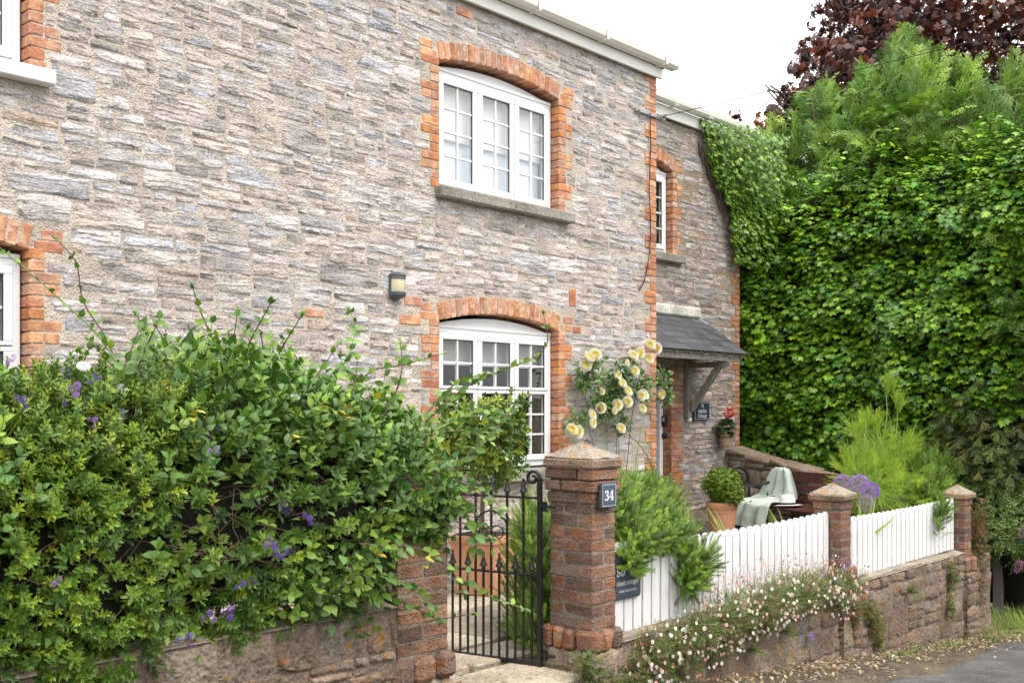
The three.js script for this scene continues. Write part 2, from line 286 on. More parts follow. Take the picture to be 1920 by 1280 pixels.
function rubble(parent, rects, o, mat, place, most, name = 'stone') {
  rects.sort((a, b) => (b[1] - b[0]) * (b[3] - b[2]) * (b[4] ?? 1) - (a[1] - a[0]) * (a[3] - a[2]) * (a[4] ?? 1));
  const rest = [];
  rects.forEach((r, i) => { const t = o.tone(r), g = stoneGeo(r, o, t, place); i < most ? add(name, g, mat, parent) : rest.push(g); });
  if (rest.length) add('small_stones', merge(rest), mat, parent, null, 'stuff');
}
const wallTones = [[.58, .61, .67], [.62, .64, .69], [.52, .56, .63], [.7, .68, .67], [.7, .63, .62], [.66, .59, .6], [.68, .64, .6], [.72, .68, .61], [.62, .56, .53], [.75, .73, .72], [.6, .53, .48], [.46, .43, .41], [.64, .64, .66], [.68, .62, .62]];
const wallTone = ([x, , y]) => { const q = fbm(x * .5 + 3, y * .6, 88), t = rnd() < .06 ? pick([[.74, .75, .78], [.5, .42, .36], [.38, .36, .35], [.62, .47, .35]]) : pick(wallTones), k = R(.84, 1.14) * mix(.9, 1.1, q), w = mix(.96, 1.05, q); return [[0, .99 * w, .68], [1, .965, .635], [2, .965 / w, .6]].map(([i, q, g]) => mix(t[i], g, .28) * k * q * 1.06); };
const oHouse = { band: [.12, .23], seg: [.24, .62], whole: .24, len: [.13, .38], gap: .0028, proud: [.001, .007], tilt: .0042, sink: -.006, smear: [.66, .59, .52], uv: 1, tone: wallTone };
const front = (zp) => (x, y, z) => V(x, y, zp + z);

// ---------- bricks ----------
const brickTones = [[.85, .48, .34], [.8, .44, .28], [.9, .36, .16], [.95, .42, .18], [.82, .34, .17], [.9, .45, .26], [.86, .42, .28], [.74, .31, .18], [.95, .5, .3]];
const brickTone = () => { const t = pick(brickTones), k = R(.8, 1.12); return [t[0] * k, t[1] * k, t[2] * k]; };
const oldTones = [[.31, .16, .11], [.27, .145, .105], [.34, .18, .12], [.23, .145, .11], [.29, .17, .12], [.38, .23, .155], [.23, .165, .13]];
const oldTone = () => { const t = pick(oldTones), k = R(.8, 1.15); return [t[0] * k, t[1] * k, t[2] * k]; };
const brickQueue = [];
function brick(parent, w, h, d, c, tone, mat = mBrick, rot = 0, name = 'brick') { const g = paint(cbox(w, h, d, .005, [0, 0, 0], .004), tone, .08); if (rot) g.rotateZ(rot); g.translate(...c); const dd = .74 * c[0] - .673 * c[2], u = (.673 * c[0] + .74 * c[2]) / dd; brickQueue.push({ g, parent, s: w * h / dd / dd * (Math.abs(u) < .485 && c[1] < 1.6 + .385 * dd && c[1] > .9 && !(c[2] < -7 && c[0] < 11.2) ? 1 : .01) }); void name; void mat; }
function placeBricks(most) { brickQueue.sort((a, b) => b.s - a.s); const rest = new Map(); brickQueue.forEach((b, i) => { if (i < most) add('brick', b.g, mBrick, b.parent); else { if (!rest.has(b.parent)) rest.set(b.parent, []); rest.get(b.parent).push(b.g); } }); for (const [p, l] of rest) add('brickwork', merge(l), mBrick, p, null, 'stuff'); }
// opening: x0..x1, sill y0, spring ys, rise; quoins both sides and a segmental arch of voussoirs
function brickOpening(parent, zf, x0, x1, y0, ys, rise, sides, blocked, depth = .125, ring = .155) {
  const w = x1 - x0, xm = (x0 + x1) / 2, Rr = (w * w / 4 + rise * rise) / (2 * rise), yc = ys + rise - Rr, half = Math.asin(w / 2 / Rr), n = Math.round(2 * half * (Rr + ring * .5) / .0765), zc = zf + .006 - depth / 2;
  for (let i = 0; i < n; i++) {
    const a = -half + (i + .5) * 2 * half / n, rr = Rr + ring / 2 + .002 + R(-.003, .003), wid = 2 * half * (Rr + ring * .45) / n - .011;
    brick(parent, wid, ring, depth + .1, [xm + Math.sin(a) * rr, yc + Math.cos(a) * rr, zc - .05 + R(-.003, .003)], brickTone(), mBrick, -a);
  }
  let y = y0, k = Math.floor(R(0, 4));
  while (y < ys - .01) {
    for (const s of sides) {
      const long = (k >> 1) % 2 === 0, l = (long ? .205 : .105) + R(-.01, .014), b = .066, dd = depth, e = s < 0 ? x0 : x1; blocked.push(s < 0 ? [e - l - .004, e + .1, y - .005, y + .0705] : [e - .1, e + l + .004, y - .005, y + .0705]);
      if (long && rnd() < .5) { const q = l * .5; brick(parent, q - .005, b, dd, [e + s * q / 2, y + b / 2, zc + R(-.002, .003)], brickTone()); brick(parent, q - .005, b, dd, [e + s * (q * 1.5 + .003), y + b / 2, zc + R(-.002, .003)], brickTone()); }
      else brick(parent, l, b, dd, [e + s * l / 2, y + b / 2, zc + R(-.002, .003)], brickTone());
    }
    y += .0755; k++;
  }
  for (const s of sides) for (let j = 0; j < 2; j++) { const l = (j ? .17 : .2) * R(.8, 1), e = (s < 0 ? x0 : x1) + s * (.05 + j * .04); brick(parent, l, .066, depth, [e + s * l * .42, ys + .035 + j * .0755, zc - .002], brickTone()); blocked.push([e + s * l * .42 - l / 2 - .004, e + s * l * .42 + l / 2 + .004, ys - .002, ys + .07 + j * .0755]); }
  blocked.push([x0 - .1, x1 + .1, y0 - .02, ys]);
  const m = 10; for (let i = 0; i < m; i++) { const a = x0 - .04 + (w + .08) * i / m, b = x0 - .04 + (w + .08) * (i + 1) / m, xx = clamp((a + b) / 2 - xm, -w / 2, w / 2); blocked.push([a, b, ys, yc + Math.sqrt((Rr + ring) ** 2 - xx * xx) + .002]); }
  return { Rr, yc, xm, half };
}
function archPath(p, x0, x1, y0, ys, rise, grow = 0) {
  const w = x1 - x0, xm = (x0 + x1) / 2, Rr = (w * w / 4 + rise * rise) / (2 * rise), yc = ys + rise - Rr, half = Math.asin(w / 2 / Rr);
  p.moveTo(x0 - grow, y0 - grow); p.lineTo(x0 - grow, ys + grow * .5); for (let i = 0; i <= 12; i++) { const a = -half + 2 * half * i / 12; p.lineTo(xm + Math.sin(a) * (Rr + grow), yc + Math.cos(a) * (Rr + grow)); } p.lineTo(x1 + grow, ys + grow * .5); p.lineTo(x1 + grow, y0 - grow); p.closePath();
}
// white casement window; rows = pane rows per light, from the top; mids = index after which a thick transom runs
function makeWindow(parent, x0, x1, y0, ys, sp, rise, zf, bays, rows, transom, look) {
  const win = new THREE.Group(); win.name = 'window'; parent.add(win);
  const z = zf - .125, W = x1 - x0, fr = .05, bits = [], bx = (a, b, c, d, zz, t, bev = .003) => cbox(b - a, d - c, t, bev, [(a + b) / 2, (c + d) / 2, zz]);
  bits.push(bx(x0, x1, ys - fr, ys, z, .07), bx(x0, x1, y0, y0 + fr, z, .07), bx(x0, x0 + fr, y0 + fr, ys - fr, z, .07), bx(x1 - fr, x1, y0 + fr, ys - fr, z, .07));
  const sh = new THREE.Shape(), Rr = (W * W / 4 + rise * rise) / (2 * rise), yc = sp + rise - Rr, half = Math.asin(W / 2 / Rr); sh.moveTo(x0, ys + .003); for (let i = 0; i <= 16; i++) { const a = -half + 2 * half * i / 16; sh.lineTo((x0 + x1) / 2 + Math.sin(a) * Rr, Math.max(ys + .004, yc + Math.cos(a) * Rr - .028)); } sh.lineTo(x1, ys + .003);
  const fill = extr(sh, .04); fill.translate(0, 0, z - .03); bits.push(boxUV(fill), bx(x0 + .005, x1 - .005, ys - .008, ys + .022, z + .012, .07));
  add('frame', merge(bits), mWhite, win);
  const bw = (W - fr * 2) / bays, sf = transom ? .055 : .062, tot = ys - y0 - 2 * fr;
  for (let b = 0; b < bays; b++) {
    const ax = x0 + fr + b * bw + .004, bxx = ax + bw - .008, lights = transom ? [[ys - fr - .004 - tot * transom, ys - fr - .004, rows[0]], [y0 + fr + .004, ys - fr - tot * transom - .012, rows[1]]] : [[y0 + fr + .004, ys - fr - .004, rows[0]]];
    for (const [c, d, nr] of lights) {
      const first = lights.length > 1 && nr === rows[0], sb = first ? .026 : sf, st = lights.length > 1 && !first ? .03 : sf, q = [bx(ax, bxx, d - st, d, z + .03, .055, .006), bx(ax, bxx, c, c + sb, z + .03, .055, .006), bx(ax, ax + sf, c + sb, d - st, z + .03, .055, .006), bx(bxx - sf, bxx, c + sb, d - st, z + .03, .055, .006)];
      const gx0 = ax + sf, gx1 = bxx - sf, gy0 = c + sb, gy1 = d - st, mx = (gx0 + gx1) / 2;
      q.push(bx(mx - .009, mx + .009, gy0, gy1, z + .03, .03)); for (let r = 1; r < nr; r++) { const yy = gy0 + (gy1 - gy0) * r / nr; q.push(bx(gx0, mx - .009, yy - .009, yy + .009, z + .03, .028), bx(mx + .009, gx1, yy - .009, yy + .009, z + .03, .028)); }
      add('casement', merge(q), mWhite, win);
      const gask = [bx(gx0, gx0 + .006, gy0, gy1, z + .04, .012, .001), bx(gx1 - .006, gx1, gy0, gy1, z + .04, .012, .001), bx(gx0 + .006, gx1 - .006, gy1 - .006, gy1, z + .04, .012, .001)]; add('gasket', merge(gask), mIron, win);
      for (let r = 0; r < nr; r++) for (const s of [0, 1]) { const pw = (gx1 - gx0) / 2, ph = (gy1 - gy0) / nr, g = new THREE.PlaneGeometry(pw - .001, ph - .001); g.rotateY(R(-.004, .004)); g.translate(gx0 + pw * (s + .5), gy0 + ph * (r + .5), z + .03 + R(-.0004, .0004)); add('pane', g, look.sky ? mGlassSky : mGlass, win); }
    }
  }
  if (look.blind) add('blind', cbox(W - .1, look.blind, .006, .001, [(x0 + x1) / 2, ys - .04 - look.blind / 2, z - .07]), std({ color: C3(.88, .88, .86).multiplyScalar(look.tone ?? 1) }), win);
  if (look.blind) add('blind_rail', cbox(W - .1, .03, .012, .003, [(x0 + x1) / 2, ys - .055 - look.blind, z - .07]), mWhite, win);
  if (look.backing) add('added_backing', cbox(W - .08, ys - y0 - .06, .004, .001, [(x0 + x1) / 2, (ys + y0) / 2, z - .1]), std({ color: C3(...look.backing) }), win);  // added sheet behind the panes; pale ones put reflected sky into its colour
  return win;
}

// ---------- the cottage ----------
const house = thing('stone_cottage', 'two storey grey stone cottage with orange brick window surrounds and white windows', 'house', [0, 0, 0]);
const ZF = -6.72, ZG = -7.65, blockedA = [], blockedB = [];
const mainWall = new THREE.Group(); mainWall.name = 'front_wall'; house.add(mainWall);
const wingWall = new THREE.Group(); wingWall.name = 'side_wing_wall'; house.add(wingWall);
{
  const op = [[6.44, 8.06, 3.5, 4.655, .09], [6.44, 8.06, 1.0, 2.385, .1], [1.27, 2.89, 3.7, 4.82, .09], [1.27, 2.89, 1.22, 2.6, .1]];
  brickOpening(mainWall, ZF, 6.44, 8.06, 3.545, 4.655, .09, [-1, 1], blockedA);
  brickOpening(mainWall, ZF, 6.44, 8.06, 1.05, 2.385, .1, [-1, 1], blockedA);
  brickOpening(mainWall, ZF, 1.27, 2.89, 3.735, 4.82, .09, [1], blockedA);
  brickOpening(mainWall, ZF, 1.27, 2.89, 1.27, 2.6, .1, [1], blockedA);
  blockedA.push([6.4, 8.2, 3.45, 3.55], [1.0, 3.02, 3.64, 3.73], [6.35, 8.2, .94, 1.06]);
  // corner quoins
  let y = .05, k = 0; while (y < 5.26) { const l = (k >> 1) % 2 ? .112 : .21; brick(mainWall, l, .066, .2, [9.735 - l / 2, y + .033, ZF + .009 - .1 + R(-.002, .004)], brickTone()); blockedA.push([9.735 - l - .003, 9.8, y, y + .0755]); y += .0755; k++; }
  // stray bricks let into the rubble
  for (const [x, yy, w, h] of [[8.28, 2.73, .1, .17], [6.13, 2.53, .19, .075], [6.1, 2.37, .24, .08], [8.35, 2.41, .12, .06], [5.1, 2.36, .19, .06], [6.75, 5.15, .2, .07]]) { brick(mainWall, w, h, .1, [x, yy, ZF - .042], brickTone()); blockedA.push([x - w / 2 - .01, x + w / 2 + .01, yy - h / 2 - .01, yy + h / 2 + .01]); }
  const s = poly([[-4, -.6], [9.72, -.6], [9.72, 5.3], [-4, 5.3]]); for (const o of op) { const p = new THREE.Path(); archPath(p, ...o, .02); s.holes.push(p); }
  const body = extr(s, .42, 0, 12); body.translate(0, 0, ZF - .42); add('mortar_bed', boxUV(body, 1.2), mMortar, mainWall);
  const rects = layRubble(2.2, 9.735, .0, 5.3, oHouse, blockedA);
  rects.forEach((r) => { r[4] = 1 / Math.hypot(r[0], 6.7) ** 2 * (r[2] < .9 ? .05 : 1); });
  rubble(mainWall, rects, oHouse, mStone, front(ZF), 240);
  // the rest of the shell, closed so that the rooms are dark
  const sh = [[[-4, 9.72], [-13.2, -12.9]], [[-4, -3.7], [-12.9, ZF - .42]], [[9.42, 9.72], [-12.9, ZF - .43]]].map(([a, b]) => cbox(a[1] - a[0], 5.9, b[1] - b[0], .01, [(a[0] + a[1]) / 2, 2.35, (b[0] + b[1]) / 2]));
  sh.push(cbox(13.1, .2, 5.7, .01, [2.85, 2.62 + .25, -9.98]), cbox(13.1, .2, 5.7, .01, [2.85, .0, -9.98]), cbox(13.1, .1, 5.7, .01, [2.85, 5.34, -9.98]));
  add('inner_shell', merge(sh), std({ color: C3(.14, .13, .12), map: tMortar }), house);
  // sills
  add('window_sill', cbox(1.83, .1, .2, .012, [7.3, 3.498, ZF - .0], .006), mConc, house, 'weathered grey stone sill under the upper window');
  add('window_sill', cbox(1.9, .11, .2, .012, [7.3, .995, ZF - .0], .006), mConc, house);
  add('window_sill', cbox(1.95, .09, .2, .006, [2.05, 3.69, ZF + .0]), mWhite, house, 'white painted sill at the top left');
  add('window_sill', cbox(1.95, .09, .2, .006, [2.05, 1.2, ZF + .0]), mWhite, house);
  makeWindow(house, 6.45, 8.05, 3.54, 4.612, 4.655, .085, ZF, 3, [4], 0, { blind: .5, backing: [.8, .88, .95], sky: 1 });
  makeWindow(house, 6.45, 8.05, 1.07, 2.345, 2.385, .095, ZF, 3, [2, 3], .42, { blind: .26, tone: .42 });
  makeWindow(house, 1.28, 2.88, 3.75, 4.78, 4.82, .085, ZF, 3, [4], 0, { backing: [.8, .88, .95], sky: 1 });
  makeWindow(house, 1.28, 2.88, 1.27, 2.56, 2.6, .095, ZF, 3, [2, 3], .42, { backing: [.16, .17, .18] });
  // eaves: fascia, soffit, gutter with brackets
  const eav = (x0, x1, yb, z, nm) => {
    add('fascia_board', cbox(x1 - x0, .17, .03, .004, [(x0 + x1) / 2, yb + .085, z + .055]), mGutter, house);
    add('soffit_board', cbox(x1 - x0, .02, .05, .003, [(x0 + x1) / 2, yb + .03, z + .015]), mGutter, house);
    const pr = [[.062, .0], [.066, -.004], [.066, -.09], [.05, -.1], [-.02, -.098], [-.05, -.07], [-.058, -.03], [-.06, .0], [-.055, .002], [-.052, -.03], [-.045, -.066], [-.02, -.09], [.045, -.093], [.058, -.08], [.058, 0]];
    const g = extr(poly(pr), x1 - x0 + .14, 0); g.rotateY(Math.PI / 2); g.translate(x0, yb + .215, z + .135); add('gutter', boxUV(g), mGutter, house);
    add('gutter_end', cbox(.012, .1, .124, .004, [x1 + .147, yb + .165, z + .135]), mGutter, house);
    for (let x = x1 - .1; x > x0; x -= 1.05) { const q = merge([cbox(.035, .012, .14, .002, [x, yb + .112, z + .132]), cbox(.035, .11, .01, .002, [x, yb + .165, z + .2]), cbox(.05, .02, .02, .002, [x, yb + .212, z + .19])]); add('gutter_bracket', q, mGutter, house); }
  };
  eav(2, 9.76, 5.235, ZF, 0); 
  const roof = add('roof', (() => { const g = cbox(14.2, .06, 4.2, .01); g.rotateX(.46); g.translate(2.7, 6.3, ZF - 1.8); const h = cbox(14.2, .06, 4.2, .01); h.rotateX(-.46); h.translate(2.7, 6.3, ZF - 5.5); const gb = extr(poly([[ZF, 5.3], [ZF - 3.65, 7.1], [ZF - 6.4, 5.3]]), .3); gb.rotateY(-Math.PI / 2); gb.translate(9.72, 0, 0); return merge([g, h, boxUV(gb)]); })(), std({ color: C3(.16, .16, .17), map: tFine }), house);
  void roof;
}
{ // lower wing, set back, with door, canopy and a narrow window
  const sW = poly([[9.4, -.6], [13.1, -.6], [13.1, 5.42], [9.4, 5.42]]);
  for (const o of [[10.5, 11.45, 3.6, 4.66, .1]]) { const p = new THREE.Path(); archPath(p, ...o, .02); sW.holes.push(p); }
  { const p = new THREE.Path(); p.moveTo(10.5, -.1); p.lineTo(10.5, 2.15); p.lineTo(11.43, 2.15); p.lineTo(11.43, -.1); p.closePath(); sW.holes.push(p); }
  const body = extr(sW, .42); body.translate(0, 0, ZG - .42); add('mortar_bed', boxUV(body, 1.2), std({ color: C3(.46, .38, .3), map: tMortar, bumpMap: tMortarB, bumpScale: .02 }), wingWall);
  brickOpening(wingWall, ZG, 10.5, 11.45, 3.6, 4.66, .1, [1], blockedB, .125, .16);
  let y = .05, k = 0;
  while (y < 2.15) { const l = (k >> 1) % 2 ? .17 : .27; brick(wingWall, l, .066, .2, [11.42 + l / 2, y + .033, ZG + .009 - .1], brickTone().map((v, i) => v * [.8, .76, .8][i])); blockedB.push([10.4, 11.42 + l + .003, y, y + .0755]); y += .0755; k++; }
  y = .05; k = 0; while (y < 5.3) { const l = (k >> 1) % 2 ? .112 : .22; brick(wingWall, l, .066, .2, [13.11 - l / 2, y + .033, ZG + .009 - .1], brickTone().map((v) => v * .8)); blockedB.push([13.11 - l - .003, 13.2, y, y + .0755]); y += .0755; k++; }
  blockedB.push([10.4, 11.6, 3.48, 3.6]);
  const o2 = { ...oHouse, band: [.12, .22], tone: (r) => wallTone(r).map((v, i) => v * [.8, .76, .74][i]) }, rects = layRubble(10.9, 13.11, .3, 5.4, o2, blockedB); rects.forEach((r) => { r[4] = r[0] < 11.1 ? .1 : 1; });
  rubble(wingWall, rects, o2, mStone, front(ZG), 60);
  placeBricks(300);
  add('window_sill', cbox(1.2, .1, .2, .01, [11.03, 3.53, ZG]), mConc, house);
  makeWindow(house, 10.51, 11.44, 3.6, 4.62, 4.66, .1, ZG, 2, [4], 0, { backing: [.1, .11, .12] });
  const sh = [cbox(3.4, 6, .3, .01, [11.4, 2.4, -12]), cbox(.3, 6, 4.2, .01, [12.94, 2.4, -10.2]), cbox(3.4, .1, 4, .01, [11.4, 5.36, -10.1])]; add('inner_shell', merge(sh), mDarkRoom, house);
  // eaves
  add('fascia_board', cbox(3.6, .15, .03, .004, [11.45, 5.36, ZG + .055]), mGutter, house);
  const pr = [[.062, .0], [.066, -.004], [.066, -.09], [.05, -.1], [-.02, -.098], [-.05, -.07], [-.058, -.03], [-.06, .0], [-.055, .002], [-.052, -.03], [-.045, -.066], [-.02, -.09], [.045, -.093], [.058, -.08], [.058, 0]];
  const g = extr(poly(pr), 3.6, 0); g.rotateY(Math.PI / 2); g.translate(9.75, 5.53, ZG + .135); add('gutter', boxUV(g), mGutter, house);
  for (const x of [11.3, 12.1, 12.9]) { const q = cbox(.035, .012, .14, .002, [x, 5.427, ZG + .132]); add('gutter_bracket', q, mGutter, house); }
  const rg = cbox(3.7, .06, 3.6, .01); rg.rotateX(.5); rg.translate(11.5, 6.36, ZG - 1.55); const r2 = cbox(3.7, .06, 3.6, .01); r2.rotateX(-.5); r2.translate(11.5, 6.36, ZG - 4.7); const rf = add('side_wing_roof', merge([rg, r2]), std({ color: C3(.16, .155, .15), map: tConc }), house);
  const mMoss = [C3(.2, .18, .15), C3(.25, .23, .18), C3(.16, .15, .14), C3(.2, .21, .07)].map((c) => std({ color: c, map: tConc, bumpMap: tRoughB, bumpScale: .02 }));
  for (let r = 0; r < 3; r++) for (let x = 9.8 + R(0, .1); x < 13.3; ) { const w = R(.18, .3), q = cbox(w - .008, R(.018, .04), .34, .006, [0, 0, 0], .012); q.rotateX(.5); q.translate(x + w / 2, 5.56 + r * .1, ZG + .03 - r * .19); add('roof_slate', q, pick(mMoss), rf); x += w; }
}
{ // door in the nook and the slate canopy over it
  const d = new THREE.Group(); d.name = 'door'; house.add(d);
  add('door_frame', merge([cbox(.07, 2.15, .1, .005, [11.385, 1.02, -7.82]), cbox(.07, 2.15, .1, .005, [10.535, 1.02, -7.82]), cbox(.78, .07, .1, .005, [10.96, 2.06, -7.82])]), mWhite, d);
  add('door_leaf', cbox(.77, 2.0, .05, .006, [10.96, 1.0, -7.84]), std({ color: C3(.2, .22, .2), roughness: .5 }), d);
  add('wall_plinth', cbox(.5, .25, .12, .02, [11.9, .05, ZG + .04]), mConc, house);
  const cn = new THREE.Group(); cn.name = 'canopy'; house.add(cn);
  const y0 = 2.33, z0 = -6.98, y1 = 2.82, z1 = ZG, len = Math.hypot(y1 - y0, z1 - z0), ang = Math.atan2(y1 - y0, z0 - z1);
  const deck = cbox(2.26, .022, len, .003, [0, 0, 0]); deck.rotateX(ang); deck.translate(10.95, (y0 + y1) / 2 - .03, (z0 + z1) / 2); add('canopy_board', deck, mOak, cn);
  const sl = [[.085, .088, .098], [.1, .105, .115], [.07, .074, .084], [.12, .128, .14]], rowsN = 6;
  for (let r = 0; r < rowsN; r++) for (let x = 9.82 + (r % 2) * .13; x < 12.08; ) {
    const w = Math.min(R(.23, .28), 12.1 - x), t = (r + .5) / rowsN, odd = rnd() < .07, c = odd ? [.3, .33, .34] : pick(sl), g = paint(cbox(Math.max(w - .005, .05), .011, len / rowsN * 1.35, .002, [0, 0, 0], .003), c, .1);
    g.rotateX(ang - .035); g.translate(x + w / 2, mix(y0, y1, t) + .004 + R(0, .003), mix(z0, z1, t) + .02); add('canopy_slate', g, mSlate, cn); x += w;
  }
  add('ridge_stone', cbox(1.95, .135, .09, .02, [11.02, 2.875, ZG + .045], .008), std({ color: C3(.95, .93, .85), map: tConc }), cn, 'pale cement fillet along the top of the canopy');
  add('eaves_beam', cbox(2.12, .07, .07, .006, [10.95, 2.255, -7.04]), mOak, cn);
  for (let x = 9.95; x < 12.1; x += .3) { const g = cbox(.045, .06, len * .96, .004); g.rotateX(ang); g.translate(x, (y0 + y1) / 2 - .075, (z0 + z1) / 2 + .0); add('rafter', g, mOak, cn); }
  for (const x of [11.86]) {
    add('wall_post', cbox(.085, .74, .07, .006, [x - .12, 1.88, ZG + .05]), mOak, cn);
    const g = cbox(.075, .88, .075, .006), a = V(x - .12, 1.62, ZG + .1), b = V(x - .12, 2.24, -7.08); const q = new THREE.Quaternion().setFromUnitVectors(V(0, 1, 0), b.clone().sub(a).normalize()); g.applyMatrix4(M4(a.clone().add(b).multiplyScalar(.5), q, V(1, a.distanceTo(b) / .88, 1))); add('brace', boxUV(g), mOak, cn);
    add('tie_beam', cbox(.07, .07, .64, .005, [x - .12, 2.185, ZG + .36]), mOak, cn);
    add('post_bracket', merge([cbox(.06, .07, .02, .003, [x - .03, 1.63, ZG + .05]), cbox(.055, .07, .03, .003, [x - .11, 1.5, ZG + .07])]), mGutter, cn);
  }
}

// ---------- garden walls ----------
const wt = [[.4, .31, .24], [.35, .27, .21], [.44, .36, .29], [.31, .25, .21], [.38, .28, .22], [.44, .38, .33], [.3, .23, .18], [.4, .35, .28]];
const gardenTone = () => { const t = pick(wt), k = R(.8, 1.15); return [t[0] * k * .78, t[1] * k * .74, t[2] * k * .71]; };
const oWall = { band: [.15, .27], seg: [.16, .55], whole: .5, len: [.16, .42], gap: .007, proud: [.002, .014], tilt: .008, sink: -.006, smear: [.33, .28, .22], uv: .9, tone: gardenTone };
function gardenWall(name, label, x0, x1, top, thick, most, slotTop) {
  const o = thing(name, label, 'wall'), s = [];
  const pts = [[x0, -1.6], [x1, -1.6]]; for (let i = 0; i <= 12; i++) { const x = mix(x1, x0, i / 12); pts.push([x, top + .012 * (vn(x * 3, 1, 3) - .5)]); }
  const g = extr(poly(pts), thick); g.translate(0, 0, ZW - thick); add('mortar_bed', boxUV(g, 1.1), mMortarWall, o);
  const rects = layRubble(x0, x1, yRoad(x1) - .1, top - slotTop, oWall).filter((r) => r[3] > yRoad(r[0]) - .12);
  rubble(o, rects, oWall, mRough, front(ZW), most);
  // upright coping stones along the top
  let x = x0; while (x < x1 - .02) { const w = Math.min(R(.1, .3), x1 - x), g2 = stoneGeo([x, x + w, top - slotTop, top + R(-.015, .012)], { ...oWall, proud: [.004, .016] }, gardenTone(), front(ZW)); add('coping_stone', g2, mRough, o); x += w; }
  const cap = sheet(range(x0, x1, 40), [ZW - thick, ZW - thick * .6, ZW - .1, ZW + .016], (a, z) => top + .006 + .016 * vn(a * 9, z * 11, 4) - (z > ZW ? .02 : 0)); add('wall_top', cap, mCapStone, o);
  return o;
}
gardenWall('garden_wall', 'low brown stone wall with orange lichen under the flowering hedge, left of the gate', -2.5, 3.43, .655, .3, 60, .2);
gardenWall('garden_wall', 'brown stone retaining wall under the first white picket fence, draped in daisies', 5.26, 8.26, .2, .34, 90, .2);
gardenWall('garden_wall', 'brown stone retaining wall under the second white picket fence, beside the lane', 8.5, 11.08, .165, .34, 110, .1);
{ // side wall from the cottage corner down to the last pier
  const L = 3.6, w = thing('boundary_wall', 'rough stone boundary wall sloping down from the cottage corner behind the bench', 'wall', [13.1, 0, -7.62]);
  w.rotation.y = Math.atan2(-.923, -.385);                                      // local x runs along the wall; local -z faces the garden
  const topAt = (t) => 1.12 - .16 * t - .02 * Math.sin(t * 3);
  const pts = [[0, -1.2], [L, -1.2]]; for (let i = 0; i <= 16; i++) { const t = L * (1 - i / 16); pts.push([t, topAt(t) - .06]); }
  const body = extr(poly(pts), .3); add('mortar_bed', boxUV(body, 1.1), mMortarDark, w);
  const o = { ...oWall, gap: .01, band: [.15, .22], seg: [.25, .5], len: [.18, .4], whole: .6, proud: [.006, .03], tilt: .012, sink: -.012, smear: [.5, .42, .34], tone: () => gardenTone().map((v, i) => v * [1.6, 1.75, 1.85][i]) };
  const rects = layRubble(0, L, -.1, 1.1, o).map(([a, b, c, d]) => [a, b, c, Math.min(d, topAt((a + b) / 2) - .07)]).filter((r) => r[3] - r[2] > .04);
  rubble(w, rects, o, mRough, (x, y, z) => V(x, y, z + .3), 70);
  for (let t = 0; t < L; ) { const l = Math.min(R(.25, .6), L - t + .05), g = cbox(l - .015, R(.06, .1), .36, .02, [0, 0, 0], .03); paint(g, gardenTone().map((v) => v * 1.15), .1); g.rotateZ(-.16); g.translate(t + l / 2, topAt(t + l / 2) - .03, .16); add('coping_stone', g, mRough, w); t += l; }
}

